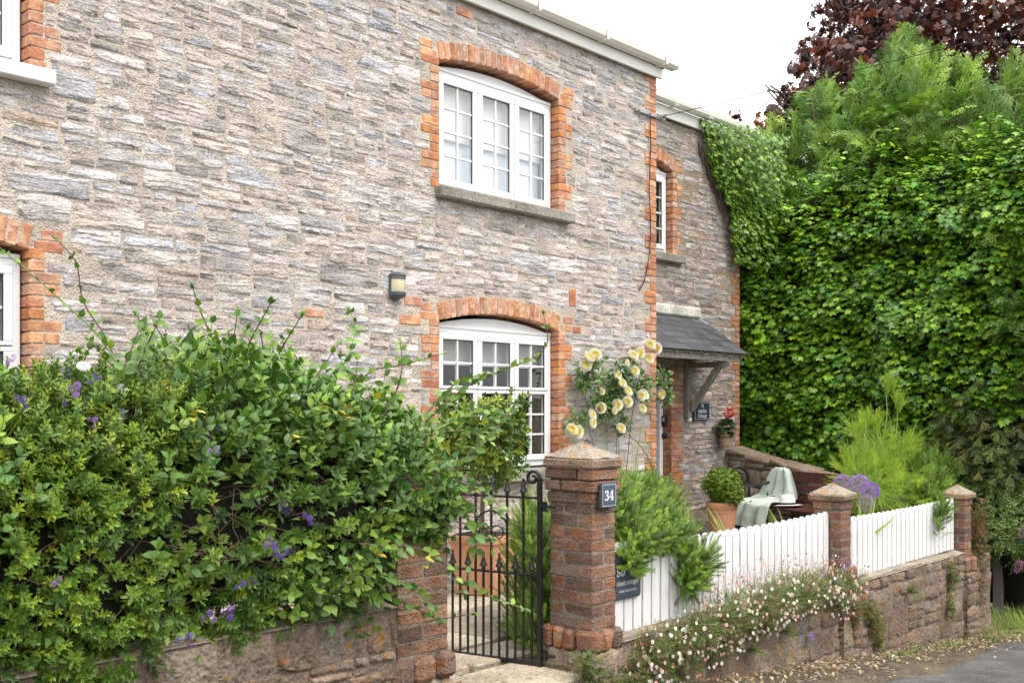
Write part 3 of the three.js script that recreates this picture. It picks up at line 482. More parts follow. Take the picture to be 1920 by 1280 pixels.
// ---------- brick gate piers ----------
function pier(label, x0, w, dep, y) {
  const o = thing('gate_pier', label, 'brick pier', [x0, 0, ZW], null), P = (name, g, m, l) => add(name, g, m, o, l);
  const zc = -dep / 2, xc = w / 2;
  P('mortar_core', cbox(w - .016, y.cap0 - y.base, dep - .016, .004, [xc, (y.cap0 + y.base) / 2, zc]), mMortarDark);
  const course = (yy, h, k, grow) => {
    const W = w + 2 * grow, D = dep + 2 * grow, b = h - .009, sq = (a, c, e, f) => { const g = cbox(c - a - .009, b, f - e - .009, .006, [(a + c) / 2 - grow, yy + h / 2, -(e + f) / 2 + grow], .008); paint(g, oldTone(), .15); P('brick', g, mOldBrick); };
    const m = D * .66, n = W / 2;
    if (k % 2) { sq(0, n, 0, m); sq(n, W, 0, m); sq(0, W, m, D); } else { sq(0, W, 0, D - m); sq(0, n, D - m, D); sq(n, W, D - m, D); }
  };
  let yy = y.plinth1, k = 0; const h = .0765;
  while (yy < y.corbel - .02) { course(yy, Math.min(h, y.corbel - yy), k++, 0); yy += h; }
  yy = y.corbel; const nc = Math.round((y.cap0 - y.corbel) / h), hc = (y.cap0 - y.corbel) / nc;
  for (let i = 0; i < nc; i++) { course(yy, hc, k++, i === 0 ? .008 : .022); yy += hc; }
  // plinth of bullnosed bricks on rubble
  for (const [px0, px1, pz0, pz1, nb] of [[-.04, w + .04, -.12, .045, 3], [-.04, .07, -dep - .04, -.125, 3]]) for (let i = 0; i < nb; i++) {
    const alongX = px1 - px0 > pz1 - pz0, a = alongX ? [mix(px0, px1, i / nb), mix(px0, px1, (i + 1) / nb)] : [px0, px1], b = alongX ? [pz0, pz1] : [mix(pz0, pz1, i / nb), mix(pz0, pz1, (i + 1) / nb)];
    const g = cbox(a[1] - a[0] - .008, y.plinth1 - y.plinth0, b[1] - b[0] - .008, .03, [(a[0] + a[1]) / 2, (y.plinth0 + y.plinth1) / 2, (b[0] + b[1]) / 2], .012); paint(g, oldTone(), .15); P('plinth_brick', g, mOldBrick);
  }
  P('base', cbox(w + .07, y.plinth0 - y.base, dep + .07, .03, [xc, (y.plinth0 + y.base) / 2, zc], .03), mCapStone);
  const rects = layRubble(-.06, w + .06, y.base, y.plinth0, oWall); rubble(o, rects, oWall, mRough, (x, Y, z) => V(x, Y, z + .045), 20);
  const r2 = layRubble(0, dep + .06, y.base, y.plinth0, oWall); rubble(o, r2, oWall, mRough, (x, Y, z) => V(-.045 - z, Y, -x + .04), 12);
  // weathered pyramid cap
  const G = .032, cp = [], W2 = w / 2 + G, D2 = dep / 2 + G, lip = paint(cbox(W2 * 2, y.cap1 - y.cap0, D2 * 2, .016, [xc, (y.cap0 + y.cap1) / 2, zc], .01), [.34, .25, .19], .2); P('cap', lip, mOldBrick);
  const N = 6; const pos = [], idx = [], uv = [], ring = (t) => { const s = 1 - t, out = []; for (let e = 0; e < 4; e++) for (let i = 0; i < N; i++) { const q = i / N * 2 - 1, [a, b] = [[q, 1], [1, -q], [-q, -1], [-1, q]][e]; out.push([xc + a * (W2 - .008) * s, y.cap1 - .002 + (y.apex - y.cap1) * t + (vn(a * 3, b * 3 + t * 4, 8) - .5) * .012 * (t < .99 ? 1 : 0), zc + b * (D2 - .008) * s]); } return out; };
  for (const t of [0, .35, .7, .96]) for (const p of ring(t)) { pos.push(...p); uv.push(p[0] * 1.1, p[2] * 1.1); }
  for (let j = 0; j < 3; j++) for (let i = 0; i < 4 * N; i++) { const a = j * 4 * N + i, b = j * 4 * N + (i + 1) % (4 * N); idx.push(a, b, a + 4 * N, b, b + 4 * N, a + 4 * N); }
  const ap = pos.length / 3; pos.push(xc, y.apex, zc); uv.push(xc, zc); for (let i = 0; i < 4 * N; i++) idx.push(12 * N + i, 12 * N + (i + 1) % (4 * N), ap);
  P('cap_slope', geom(pos, idx, uv, null, false), mCapStone); void cp;
  return o;
}
pier('brick gate pier left of the iron gate, half buried in the hedge', 3.44, .35, .34, { base: -.3, plinth0: .25, plinth1: .39, corbel: .98, cap0: 1.19, cap1: 1.25, apex: 1.36 });
pier('tall brick gate pier with the number 34 plaque and a pointed stone cap', 4.97, .235, .34, { base: -.35, plinth0: .17, plinth1: .295, corbel: 1.045, cap0: 1.255, cap1: 1.322, apex: 1.415 });
pier('mossy brick pier between the two white picket fences', 8.275, .2, .25, { base: -.9, plinth0: .17, plinth1: .31, corbel: .78, cap0: .855, cap1: .915, apex: 1.005 });
pier('slim brick pier at the far end of the second picket fence', 11.1, .2, .22, { base: -1.15, plinth0: -.04, plinth1: .11, corbel: .63, cap0: .7, cap1: .755, apex: .85 });

// ---------- white picket fences ----------
function picketFence(label, x0, x1, bot, topf, group) {
  const o = thing('picket_fence', label, 'fence', [x0, 0, -4.0], group), n = Math.round((x1 - x0) / .1025), w = .078;
  const sh = (h) => { const s = new THREE.Shape(); s.moveTo(-w / 2, 0); s.lineTo(w / 2, 0); s.lineTo(w / 2, h - w / 2); for (let i = 1; i < 8; i++) { const a = i / 8 * Math.PI; s.lineTo(Math.cos(a) * w / 2, h - w / 2 + Math.sin(a) * w * .45); } s.lineTo(-w / 2, h - w / 2); return s; };
  for (let i = 0; i < n; i++) { const x = (i + .5) * (x1 - x0) / n, b = bot(x / (x1 - x0)) + R(-.004, .004), g = extr(sh(topf(x / (x1 - x0)) - b), .016, .002, 4); g.rotateZ(R(-.008, .008)); g.translate(x + R(-.003, .003), b, R(-.002, .002)); const q = boxUV(g, 2, rnd() * 5, rnd() * 5); add('picket', q, mPaint, o); }
  for (const t of [.2, .78]) { const a = V(0, mix(bot(0), topf(0), t), -.022), b = V(x1 - x0, mix(bot(1), topf(1), t), -.022), g = cbox(a.distanceTo(b), .06, .034, .004); g.rotateZ(Math.atan2(b.y - a.y, b.x - a.x)); g.translate((a.x + b.x) / 2, (a.y + b.y) / 2, -.022); add('rail', g, mPaint, o); }
  return o;
}
picketFence('white picket fence between the number 34 pier and the mossy pier, partly under rosemary', 5.215, 8.265, (t) => .215, (t) => mix(.79, .775, t) + .03 * Math.sin(t * 3.1) * -1, 'white picket fences on the stone wall');
picketFence('white picket fence farther down the lane, between the mossy pier and the last slim pier', 8.49, 11.09, (t) => mix(.175, .195, t), (t) => mix(.7, .715, t) - .012 * Math.sin(t * 3.1), 'white picket fences on the stone wall');

// ---------- wrought iron gate, standing open ----------
{
  const o = thing('iron_gate', 'black wrought iron garden gate with spear finials, standing open beside the tall pier', 'gate', [4.905, 0, -4.235]);
  o.rotation.y = 1.784; const L = .69, yb = .06, ym = .6, yt = 1.07, n = 12;
  add('hanging_stile', cbox(.028, 1.17, .028, .003, [.0, .61, 0]), mIron, o);
  { const pts = []; for (let i = 0; i <= 26; i++) { const a = i / 26 * Math.PI * 2.6, r = .048 * (1 - i / 34); pts.push(V(.048 - Math.cos(a) * r, 1.19 + Math.sin(a) * r, 0)); } add('scroll', tube(pts, .012, .009, 6, 60), mIron, o, 'curled top of the gate stile'); }
  add('latch_stile', cbox(.02, .9, .02, .003, [L, .5, 0]), mIron, o);
  add('rail', cbox(L, .03, .014, .003, [L / 2, yb, 0]), mIron, o); add('rail', cbox(L, .014, .02, .003, [L / 2, ym, 0]), mIron, o); add('rail', cbox(L * .86, .014, .02, .003, [L * .43, yt, 0]), mIron, o);
  const fin = lathe([[.001, .105], [.009, .1], [.01, .092], [.005, .085], [.008, .075], [.011, .06], [.017, .035], [.024, .022], [.025, .018], [.012, .014], [.009, .01], [.014, .004], [.014, -.002], [.009, -.008], [.007, -.012]], 12);
  for (let i = 1; i < n; i++) {
    const x = L * i / n, tall = i % 2 === 0, top = tall ? yt : ym;
    add('bar', new THREE.CylinderGeometry(.0085, .0085, top - yb, 10).translate(x, (top + yb) / 2, 0), mIron, o);
    const f = fin.clone(); f.translate(x, top + .015, 0); add('finial', f, mIron, o);
  }
  const arc = (cx, cy, r, a0, a1) => range(a0, a1, 22).map((a) => V(cx + Math.cos(a) * r, cy + Math.sin(a) * r, 0));
  add('arch_band', tube(arc(L * .5, .86, L * 2 / n * 1.02, .0, Math.PI), .006, .006, 6), mIron, o);
  for (const s of [-1, 1]) { const pts = []; for (let i = 0; i <= 24; i++) { const a = i / 24 * Math.PI * 2.1, r = .055 * (1 - i / 36); pts.push(V(L * .5 + s * (.05 - Math.cos(a) * r), .84 + Math.sin(a) * r, 0)); } pts.unshift(V(L * .5 + s * .002, .74, 0)); add('scroll', tube(pts, .005, .004, 6, 60), mIron, o); }
  for (const y of [1.02, .12]) add('hinge', merge([cbox(.11, .016, .02, .003, [-.055, y, .0]), new THREE.CylinderGeometry(.014, .014, .06, 10).translate(-.035, y, 0)]), mIron, o);
}

// ---------- signs ----------
function signFace(w, h, bg, draw, px = 512) {
  const cw = px, ch = Math.round(px * h / w), c = document.createElement('canvas'); c.width = cw; c.height = ch; const g = c.getContext('2d'); g.fillStyle = bg; g.fillRect(0, 0, cw, ch); draw(g, cw, ch);
  const t = new THREE.CanvasTexture(c); t.colorSpace = THREE.SRGBColorSpace; t.anisotropy = 8; return std({ map: t, roughness: .5 });
}
function plate(parent, name, w, h, d, mat, edge, r = 0) {
  add(name, cbox(w, h, d, .006, [0, 0, d / 2]), edge, parent); let g = new THREE.PlaneGeometry(w - .012, h - .012);
  g.translate(0, 0, d + .0015); add('lettering', g, mat, parent); void r;
}
const edgeSlate = std({ color: C3(.055, .065, .085), roughness: .55 });
{
  const o = thing('number_plaque', 'small slate plaque reading 34 with a white border, on the gate pier', 'number plaque', [5.068, 1.1, ZW + .026]);
  plate(o, 'plate', .152, .15, .022, signFace(.14, .138, '#4a5868', (g, w, h) => { g.strokeStyle = '#e8edf2'; g.lineWidth = 9; g.strokeRect(24, 22, w - 48, h - 44); g.fillStyle = '#f4f6f8'; g.font = 'bold 300px serif'; g.textAlign = 'center'; g.textBaseline = 'middle'; g.save(); g.translate(w / 2, h / 2 + 6); g.scale(1.0, 1.0); g.fillText('34', 0, 0, w * .66); g.restore(); }), edgeSlate);
}
{
  const o = thing('house_sign', 'dark slate house sign reading 34 Agatha Cottage, on the wall by the canopy post', 'house sign', [12.08, 1.6, ZG + .03]);
  plate(o, 'plate', .38, .245, .02, signFace(.368, .233, '#2a3442', (g, w, h) => { g.strokeStyle = '#dfe5ea'; g.lineWidth = 5; g.strokeRect(14, 12, w - 28, h - 24); g.fillStyle = '#f2f4f6'; g.textAlign = 'center'; g.textBaseline = 'middle'; g.font = '88px serif'; g.fillText('34', w / 2, h * .22); g.fillText('Agatha', w / 2, h * .5); g.fillText('Cottage', w / 2, h * .78); }), edgeSlate);
}
{
  const o = thing('fence_sign', 'dark grey classic cottages sign hung on the picket fence under the rosemary', 'sign', [5.43, .575, -3.972]);
  const w = .285, h = .3, r = .03, s = new THREE.Shape(); s.moveTo(-w / 2 + r, -h / 2); s.lineTo(w / 2 - r, -h / 2); s.quadraticCurveTo(w / 2, -h / 2, w / 2, -h / 2 + r); s.lineTo(w / 2, h / 2); s.lineTo(-w / 2, h / 2); s.lineTo(-w / 2, -h / 2 + r); s.quadraticCurveTo(-w / 2, -h / 2, -w / 2 + r, -h / 2);
  add('board', boxUV(extr(s, .008, .001)), edgeSlate, o);
  const m = signFace(w - .03, h - .03, '#454e5e', (g, cw, ch) => { g.fillStyle = '#f0f2f4'; g.textAlign = 'center'; g.textBaseline = 'middle'; g.font = 'bold 150px serif'; g.fillText('So', cw * .22, ch * .42); g.fillText('re', cw * .78, ch * .42); g.font = '76px serif'; g.fillText('classic cottages', cw / 2, ch * .68, cw * .88); g.font = '44px serif'; g.fillText('www.classic.co.uk', cw / 2, ch * .86, cw * .68); });
  add('lettering', new THREE.PlaneGeometry(w - .03, h - .03).translate(0, 0, .0115), m, o);
}

// ---------- wall lamp, cable, key safe ----------
{
  const o = thing('wall_lamp', 'grey half-round wall lamp with a cream glass shade on the stone wall', 'wall lamp', [5.93, 2.64, ZF + .016]), m = std({ color: C3(.07, .085, .105), roughness: .45 });
  const half = (pts) => new THREE.LatheGeometry(pts.map(([r, y]) => new THREE.Vector2(r, y)), 20, -Math.PI / 2, Math.PI);
  add('backplate', cbox(.15, .2, .02, .006, [0, 0, .004]), m, o);
  add('lamp_cap', half([[0, .117], [.03, .115], [.058, .106], [.078, .09], [.08, .078], [.07, .074], [0, .074]]).scale(1, 1, 1.15), m, o);
  add('lamp_shade', half([[.066, .074], [.066, -.066], [0, -.066]]).scale(1, 1, 1.15), new THREE.MeshPhysicalMaterial({ color: C3(.85, .8, .55), roughness: .35 }), o);
  for (const y of [.062, -.058]) add('ring', half([[.068, y + .006], [.076, y + .004], [.076, y - .004], [.068, y - .006]]).scale(1, 1, 1.15), m, o);
  add('lamp_base', half([[0, -.068], [.08, -.068], [.08, -.078], [.066, -.095], [.03, -.112], [0, -.115]]).scale(1, 1, 1.15), m, o);
  add('sensor_dome', new THREE.SphereGeometry(.013, 12, 8).translate(.02, -.112, .035), mWhite, o);
}
{
  const o = thing('cable_bracket', 'small metal bracket holding the overhead wire at the cottage corner', 'bracket', [9.54, 4.82, ZF + .02]), m = std({ color: C3(.35, .36, .37), roughness: .4, metalness: .6 });
  add('bar', cbox(.46, .035, .025, .003, [0, 0, .012]), m, o); for (const x of [-.18, .02, .17]) add('bolt', new THREE.CylinderGeometry(.01, .01, .02, 8).rotateX(Math.PI / 2).translate(x, 0, .03), m, o);
  add('clamp', tube([V(.2, 0, .03), V(.24, .03, .08), V(.27, .0, .05), V(.25, -.03, .06), V(.22, 0, .03)], .006, .006, 6), m, o);
  const w = thing('overhead_wire', 'thin black wire running from the cottage corner up across the sky', 'wire'); const a = V(9.8, 4.84, ZF + .06), b = V(10.6, 5.5, 4.2), pts = []; for (let i = 0; i <= 20; i++) { const t = i / 20, p = a.clone().lerp(b, t); p.y -= .3 * t * (1 - t); pts.push(p); } add('strand', tube(pts, .0042, .0042, 5), mIron, w);
  const c = thing('wall_cable', 'black cable running down the wall beside the corner brickwork', 'cable'); add('strand', tube([V(9.58, 4.8, ZF + .03), V(9.6, 4.5, ZF + .025), V(9.57, 4, ZF + .026), V(9.6, 3.6, ZF + .025), V(9.55, 3.2, ZF + .026), V(9.45, 2.95, ZF + .024), V(9.4, 2.9, ZF + .012)], .006, .006, 5), mIron, c);
  const k = thing('key_safe', 'small black key safe on the brick door reveal', 'key safe', [11.4, 1.47, -7.745]); add('body', cbox(.045, .13, .085, .008, [0, 0, 0]), mIron, k); add('dial', cbox(.012, .055, .05, .004, [-.027, .02, 0]), std({ color: C3(.4, .42, .45), roughness: .35 }), k);
  const kb = thing('door_bell', 'round black door bell below the key safe', 'door bell', [11.4, 1.285, -7.745]); add('knob', new THREE.SphereGeometry(.032, 14, 10).scale(.7, 1, 1), mIron, kb); add('collar', new THREE.CylinderGeometry(.036, .036, .014, 14).rotateZ(Math.PI / 2).translate(.015, 0, 0), mIron, kb);
}

// ---------- pots ----------
function pot(o, r, h, mat = mTerra) {
  add('pot', lathe([[0, 0], [r * .7, 0], [r * .72, .01], [r * .93, h * .72], [r * .97, h * .74], [r * .98, h * .78], [r * .95, h * .8], [r, h * .83], [r * 1.03, h * .88], [r * 1.04, h * .96], [r, h], [r * .92, h], [r * .9, h * .9], [r * .85, h * .88], [0, h * .88]], 36), mat, o);
  add('soil', lathe([[0, h * .92], [r * .5, h * .915], [r * .9, h * .9]], 20), mSoil, o);
}

// ---------- bench with scarf and hat ----------
{
  const B = V(12.13, .02, -6.62), q = Math.atan2(-.923, -.385), o = thing('garden_bench', 'brown slatted garden bench with black cast iron ends, against the boundary wall', 'bench', [B.x, B.y, B.z]); o.rotation.y = q;
  const mB = std({ color: C3(.13, .042, .03), map: tWood, roughness: .5 }), L = 1.65;   // local x along the bench, +z to the garden
  for (let i = 0; i < 3; i++) { const g = cbox(L, .075 + (i === 0 ? .05 : 0), .025, .005); g.rotateX(-.16); g.translate(L / 2, .78 - i * .135, -.02 + i * .022); add('back_slat', g, mB, o); }
  for (let i = 0; i < 5; i++) add('seat_slat', cbox(L, .025, .075, .005, [L / 2, .44 - .003 * i, .1 + i * .09]), mB, o);
  for (const x of [.02, L - .02]) {
    const e = new THREE.Group(); e.name = 'bench_end'; o.add(e);
    add('back_leg', tube([V(x, 0, -.05), V(x, .3, .06), V(x, .45, .05), V(x, .85, -.05)], .018, .016, 8), mIron, e); add('front_leg', tube([V(x, 0, .55), V(x, .2, .5), V(x, .42, .48), V(x, .56, .53)], .02, .018, 8), mIron, e);
    add('arm', tube([V(x, .7, -.02), V(x, .66, .2), V(x, .64, .45), V(x, .62, .54), V(x, .56, .57)], .018, .018, 8), mIron, e); add('arm_scroll', new THREE.TorusGeometry(.075, .02, 10, 24).rotateY(Math.PI / 2).translate(x, .57, .5), mIron, e); add('seat_bearer', cbox(.03, .03, .5, .006, [x, .41, .27]), mIron, e);
  }
  // scarf draped over back and seat: a folded sheet
  const s = thing('scarf', 'pale sage green scarf with leaf print draped over the bench back and seat', 'scarf', [B.x, B.y, B.z]); s.rotation.y = q;
  const prof = [[-.09, .58], [-.07, .72], [-.045, .85], [.0, .862], [.03, .82], [.06, .66], [.1, .52], [.2, .475], [.36, .47], [.5, .475], [.57, .44], [.6, .3], [.62, .16]];
  const nu = 60, nv = 70, pos = [], uv = [], idx = [];
  for (let j = 0; j <= nv; j++) for (let i = 0; i <= nu; i++) {
    const u = i / nu, v = j / nv * (prof.length - 1), k = Math.min(prof.length - 2, Math.floor(v)), f = v - k, z = mix(prof[k][0], prof[k + 1][0], f), y = mix(prof[k][1], prof[k + 1][1], f), t = j / nv;
    const wd = mix(.2, .78, sstep(.2, .6, t)) * mix(1, .92, sstep(.75, 1, t)), x = .2 - .02 * sstep(.2, .6, t) + (u - .4) * wd, fold = Math.sin(u * 17 + t * 5 + Math.sin(t * 9)) * .02 * mix(.5, 1.9, t) + .03 * (vn(u * 5, t * 7, 4) - .5), drop = t > .72 ? (vn(u * 3.2, 2, 9) - .45) * .3 * sstep(.72, 1, t) : 0;
    pos.push(x, y + fold * .5 + .012 - drop * .5, z + fold + .014 * (vn(u * 22, t * 9, 41) - .5) + .01 * (vn(u * 9, t * 26, 42) - .5)); uv.push(u, t);
  }
  for (let j = 0; j < nv; j++) for (let i = 0; i < nu; i++) { const a = j * (nu + 1) + i; idx.push(a, a + nu + 1, a + 1, a + 1, a + nu + 1, a + nu + 2); }
  const c = document.createElement('canvas'); c.width = 256; c.height = 512; const g = c.getContext('2d'); g.fillStyle = '#c3cdc2'; g.fillRect(0, 0, 256, 512); for (let i = 0; i < 16; i++) { g.save(); g.translate(70 + R(0, 90), 110 + i * 11 + R(-6, 6)); g.rotate(R(-1, 1)); g.fillStyle = i % 3 ? '#eef0ea' : '#5d655f'; g.beginPath(); g.ellipse(0, 0, 5, 12, 0, 0, 7); g.fill(); g.restore(); }
  const st = new THREE.CanvasTexture(c); st.colorSpace = THREE.SRGBColorSpace; add('cloth', geom(pos, idx, uv), std({ map: st, bumpMap: rep(tMortarB, 5), bumpScale: .004, side: THREE.DoubleSide, roughness: .95 }), s);
  const h = thing('sun_hat', 'white brimmed sun hat with a dark band lying on the bench', 'hat', [B.x, B.y, B.z]); h.rotation.y = q;
  const mH = std({ color: C3(.86, .86, .84), roughness: .85, side: THREE.DoubleSide }), hx = .72, hz = .34, hy = .462, hg = (l) => l.rotateZ(.06).translate(hx, hy, hz);
  add('crown', hg(lathe([[.0, .13], [.05, .127], [.078, .113], [.09, .07], [.095, .008]], 28)), mH, h); add('brim', hg(lathe([[.094, .008], [.13, .004], [.165, -.002], [.178, .006], [.165, -.008], [.094, .002]], 32)), mH, h); add('hat_band', hg(lathe([[.0955, .009], [.0975, .012], [.0945, .032], [.092, .03]], 28)), mIron, h);
}
{ // iron chair behind the box ball
  const o = thing('iron_chair', 'black cast iron garden chair with a round back, behind the potted box ball', 'chair', [12.05, .02, -7.1]); o.rotation.y = -.6;
  const t = (p, r = .014) => add('frame', tube(p, r, r, 8), mIron, o);
  add('round_back', new THREE.TorusGeometry(.14, .02, 10, 36).translate(.05, .72, -.02), mIron, o); add('back_ornament', new THREE.TorusGeometry(.07, .012, 8, 24).translate(.05, .72, -.02), mIron, o);
  t([V(-.1, .6, 0), V(-.12, .3, 0), V(-.14, 0, -.05)]); t([V(.2, .6, 0), V(.2, .3, 0), V(.22, 0, -.05)]); t([V(-.12, .62, 0), V(-.24, .62, .12), V(-.26, .6, .34), V(-.26, 0, .36)], .016); t([V(.2, .62, 0), V(.28, .6, .12), V(.28, .6, .34), V(.28, 0, .36)]);
  add('seat', new THREE.CylinderGeometry(.22, .21, .02, 28).translate(.02, .43, .17), mIron, o);
}

// ---------- leaves and sprigs ----------
const leafMat = (c, o = {}) => new THREE.MeshPhysicalMaterial({ color: c, roughness: .62, side: THREE.DoubleSide, transmission: .28, thickness: 0, ...o });
function leafGeo(l, w, o = {}) {
  const n = o.n ?? 4, fold = o.fold ?? .3, curl = o.curl ?? .25, sh = o.shape ?? ((t) => Math.sin(Math.PI * Math.pow(t, .8))), pos = [], idx = [];
  for (let i = 0; i <= n; i++) {
    const t = i / n, hw = w / 2 * Math.max(.02, sh(t)), a = -curl * t * 1.6, y = l * t * Math.cos(a * .6), z = l * Math.sin(a) * t * .5, f = hw * fold;
    pos.push(-hw, y, z + f, 0, y, z, hw, y, z + f);
  }
  for (let i = 0; i < n; i++) { const a = i * 3; for (const k of [0, 1]) idx.push(a + k, a + k + 1, a + k + 3, a + k + 1, a + k + 4, a + k + 3); }
  return geom(pos, idx, pos.filter((_, i) => i % 3 !== 2));
}
function outlineLeaf(pts, s, cup = .12) { // flat lobed leaf as a fan about its middle, dished a little
  const pos = [0, .42 * s, 0], idx = [], full = [...pts, ...pts.slice(1, -1).reverse().map(([x, y]) => [-x, y])];
  for (const [x, y] of full) pos.push(x * s, y * s, -cup * s * (x * x * 2.2 + (y - .42) ** 2 * 1.4)); const n = full.length; for (let i = 0; i < n; i++) idx.push(0, 1 + (i + 1) % n, 1 + i);
  return geom(pos, idx, pos.filter((_, i) => i % 3 !== 2));
}
const ivyPts = [[0, -.02], [.2, -.08], [.46, .1], [.3, .3], [.55, .56], [.24, .62], [0, 1]];
const maplePts = [[0, 0], [.12, .02], [.36, -.1], [.34, .1], [.52, .1], [.3, .28], [.62, .42], [.5, .5], [.6, .72], [.36, .64], [.2, .56], [.2, .78], [.12, .76], [0, 1]];
function orient(p, dir, nrm, s) {
  const y = dir.clone().normalize(), z = nrm.clone().addScaledVector(y, -nrm.dot(y)); if (z.lengthSq() < 1e-4) z.set(y.y, y.z, y.x); z.normalize();
  return new THREE.Matrix4().makeBasis(y.clone().cross(z), y, z).scale(typeof s === 'number' ? V(s, s, s) : s).setPosition(p);
}
const jig = (v, a) => V(v.x + gauss() * a, v.y + gauss() * a, v.z + gauss() * a);
const species = (pal, o) => ({ pal, mats: pal.map((c) => leafMat(C3(...c), o)), inst: leafMat(0xffffff, o) });
const eye = V(0, 1.6, 0), fw = V(.739605, 0, -.673041), rt = V(.673041, 0, .739605);
// items { m, k, c? }: the nearest in view become parts of their own, the rest one instanced part
function cloud(parent, name, restName, geo, sp, items, most = 0) {
  items.forEach((it) => { it.k ??= Math.floor(rnd() * sp.pal.length); const p = V().setFromMatrixPosition(it.m).add(parent.position).sub(eye), d = p.dot(fw), u = p.dot(rt) / d, v = p.y / d; it.d = d + (d > .5 && Math.abs(u) < .47 && v < .38 && v > -.25 ? 0 : 1000) - (it.near ?? 0); });
  items.sort((a, b) => a.d - b.d); const few = items.slice(0, most), rest = items.slice(most);
  for (const it of few) { const m = add(name, geo, sp.mats[it.k], parent); m.applyMatrix4(it.m); }
  if (rest.length) {
    const im = new THREE.InstancedMesh(geo, sp.inst, rest.length), c = new THREE.Color(); im.name = restName; im.castShadow = im.receiveShadow = true;
    rest.forEach((it, i) => { im.setMatrixAt(i, it.m); const q = sp.pal[it.k], j = R(.78, 1.2) * (it.c ?? 1), w = R(.92, 1.08); c.setRGB(q[0] * j * w, q[1] * j, q[2] * j / w); im.setColorAt(i, c); });
    im.instanceMatrix.needsUpdate = true; parent.add(im); tag(im, null, null, null, 'stuff');
  }
}
const up = V(0, 1, 0);
function sprig(leaf, o) { // pairs (or whorls) of one leaf along a short stem that points to +Y
  const list = [], q = new THREE.Quaternion(); const L = o.len;
  for (let i = 0; i < o.nodes; i++) for (let k = 0; k < o.per; k++) {
    const t = (i + .6) / o.nodes, a = (k / o.per) * Math.PI * 2 + i * (o.twist ?? Math.PI / 2) + R(-.25, .25), tilt = mix(o.open, o.tip, t) + R(-.15, .15), d = V(Math.cos(a) * Math.sin(tilt), Math.cos(tilt), Math.sin(a) * Math.sin(tilt)), nn = V(-Math.cos(a) * Math.cos(tilt), Math.sin(tilt), -Math.sin(a) * Math.cos(tilt)), s = mix(1, o.small ?? .55, t) * R(.85, 1.12);
    const g = leaf.clone(); g.applyMatrix4(orient(V(0, t * L, 0), d, nn, s)); list.push(g);
  }
  if (o.stem) list.push(tube([V(0, -.02, 0), V(0, L, 0)], o.stem, o.stem * .6, 4, 0, false)); void q;
  return merge(list);
}
// points spread through a union of ellipsoids [x, y, z, rx, ry, rz], mostly near the outside
function inLumps(lumps, n, deep = .45, fn) {
  const wts = lumps.map((l) => l[3] * (l[4] ?? l[3]) + l[3] * (l[5] ?? l[3])); let tot = 0; wts.forEach((w) => tot += w);
  for (let i = 0; i < n; i++) {
    let r = rnd() * tot, k = 0; while (r > wts[k] && k < lumps.length - 1) r -= wts[k++];
    const [x, y, z, a, b = a, c = a] = lumps[k], d = V(gauss(), gauss(), gauss()).normalize(), f = 1 - deep * rnd() ** 1.6 + .12 * gauss(), p = V(x + d.x * a * f, y + d.y * b * f, z + d.z * c * f), nr = V(d.x / a, d.y / b, d.z / c).normalize();
    if (lumps.some((l, j) => j !== k && ((p.x - l[0]) / l[3]) ** 2 + ((p.y - l[1]) / (l[4] ?? l[3])) ** 2 + ((p.z - l[2]) / (l[5] ?? l[3])) ** 2 < .3)) continue;
    fn(p, nr, f);
  }
}
const core = (lumps, s) => merge(lumps.map(([x, y, z, a, b = a, c = a]) => { const g = new THREE.IcosahedronGeometry(1, 2); const p = g.attributes.position; for (let i = 0; i < p.count; i++) { const k = s * (.85 + .3 * vn(p.getX(i) * 2 + x, p.getY(i) * 2 + z * 3 + p.getZ(i), 7)); p.setXYZ(i, x + p.getX(i) * a * k, y + p.getY(i) * b * k, z + p.getZ(i) * c * k); } g.computeVertexNormals(); return g; }));
const mShadeCore = std({ color: C3(.022, .026, .014), map: tDirt, roughness: 1 });  // near-black core colour standing in for the deep shade inside foliage
const twigs = (n, fn, r = .004) => merge(Array.from({ length: n }, () => { const [a, b] = fn(), m = a.clone().lerp(b, .5).add(V(gauss(), gauss(), gauss()).multiplyScalar(a.distanceTo(b) * .12)); return tube([a, m, b], r * R(.7, 1.3), r * .5, 4, 4); }));

// ---------- the mixed hedge left of the gate ----------
const hedgeTop = (x) => { const k = [[.2, 1.72], [1.3, 1.68], [1.9, 1.72], [2.3, 1.76], [2.6, 1.86], [2.9, 1.78], [3.2, 1.66], [3.5, 1.58], [3.75, 1.4], [4.1, 1.1]]; for (let i = 1; i < k.length; i++) if (x < k[i][0]) return mix(k[i - 1][1], k[i][1], clamp((x - k[i - 1][0]) / (k[i][0] - k[i - 1][0]))); return 1.1; };
const hedgeBot = (x) => mix(.3, .58, sstep(1.8, 3.2, x)) + .36 * sstep(3.2, 3.5, x);
function hedgeAt(x, phi, f = 1) {
  const t = hedgeTop(x), b = hedgeBot(x), yc = (t + b) / 2, hy = (t - b) / 2, hz = .48, zc = -4.28, sp = (v) => Math.sign(v) * Math.abs(v) ** .75, bump = 1 + .3 * (fbm(x * 2.2, phi * 1.6 + 4, 300, 1e4, 1e4, 3) - .5);
  return [V(x, yc + hy * sp(Math.sin(phi)) * f * mix(1, bump, .6), zc + hz * sp(Math.cos(phi)) * f * bump), V(0, Math.sin(phi), Math.cos(phi)).normalize()];
}
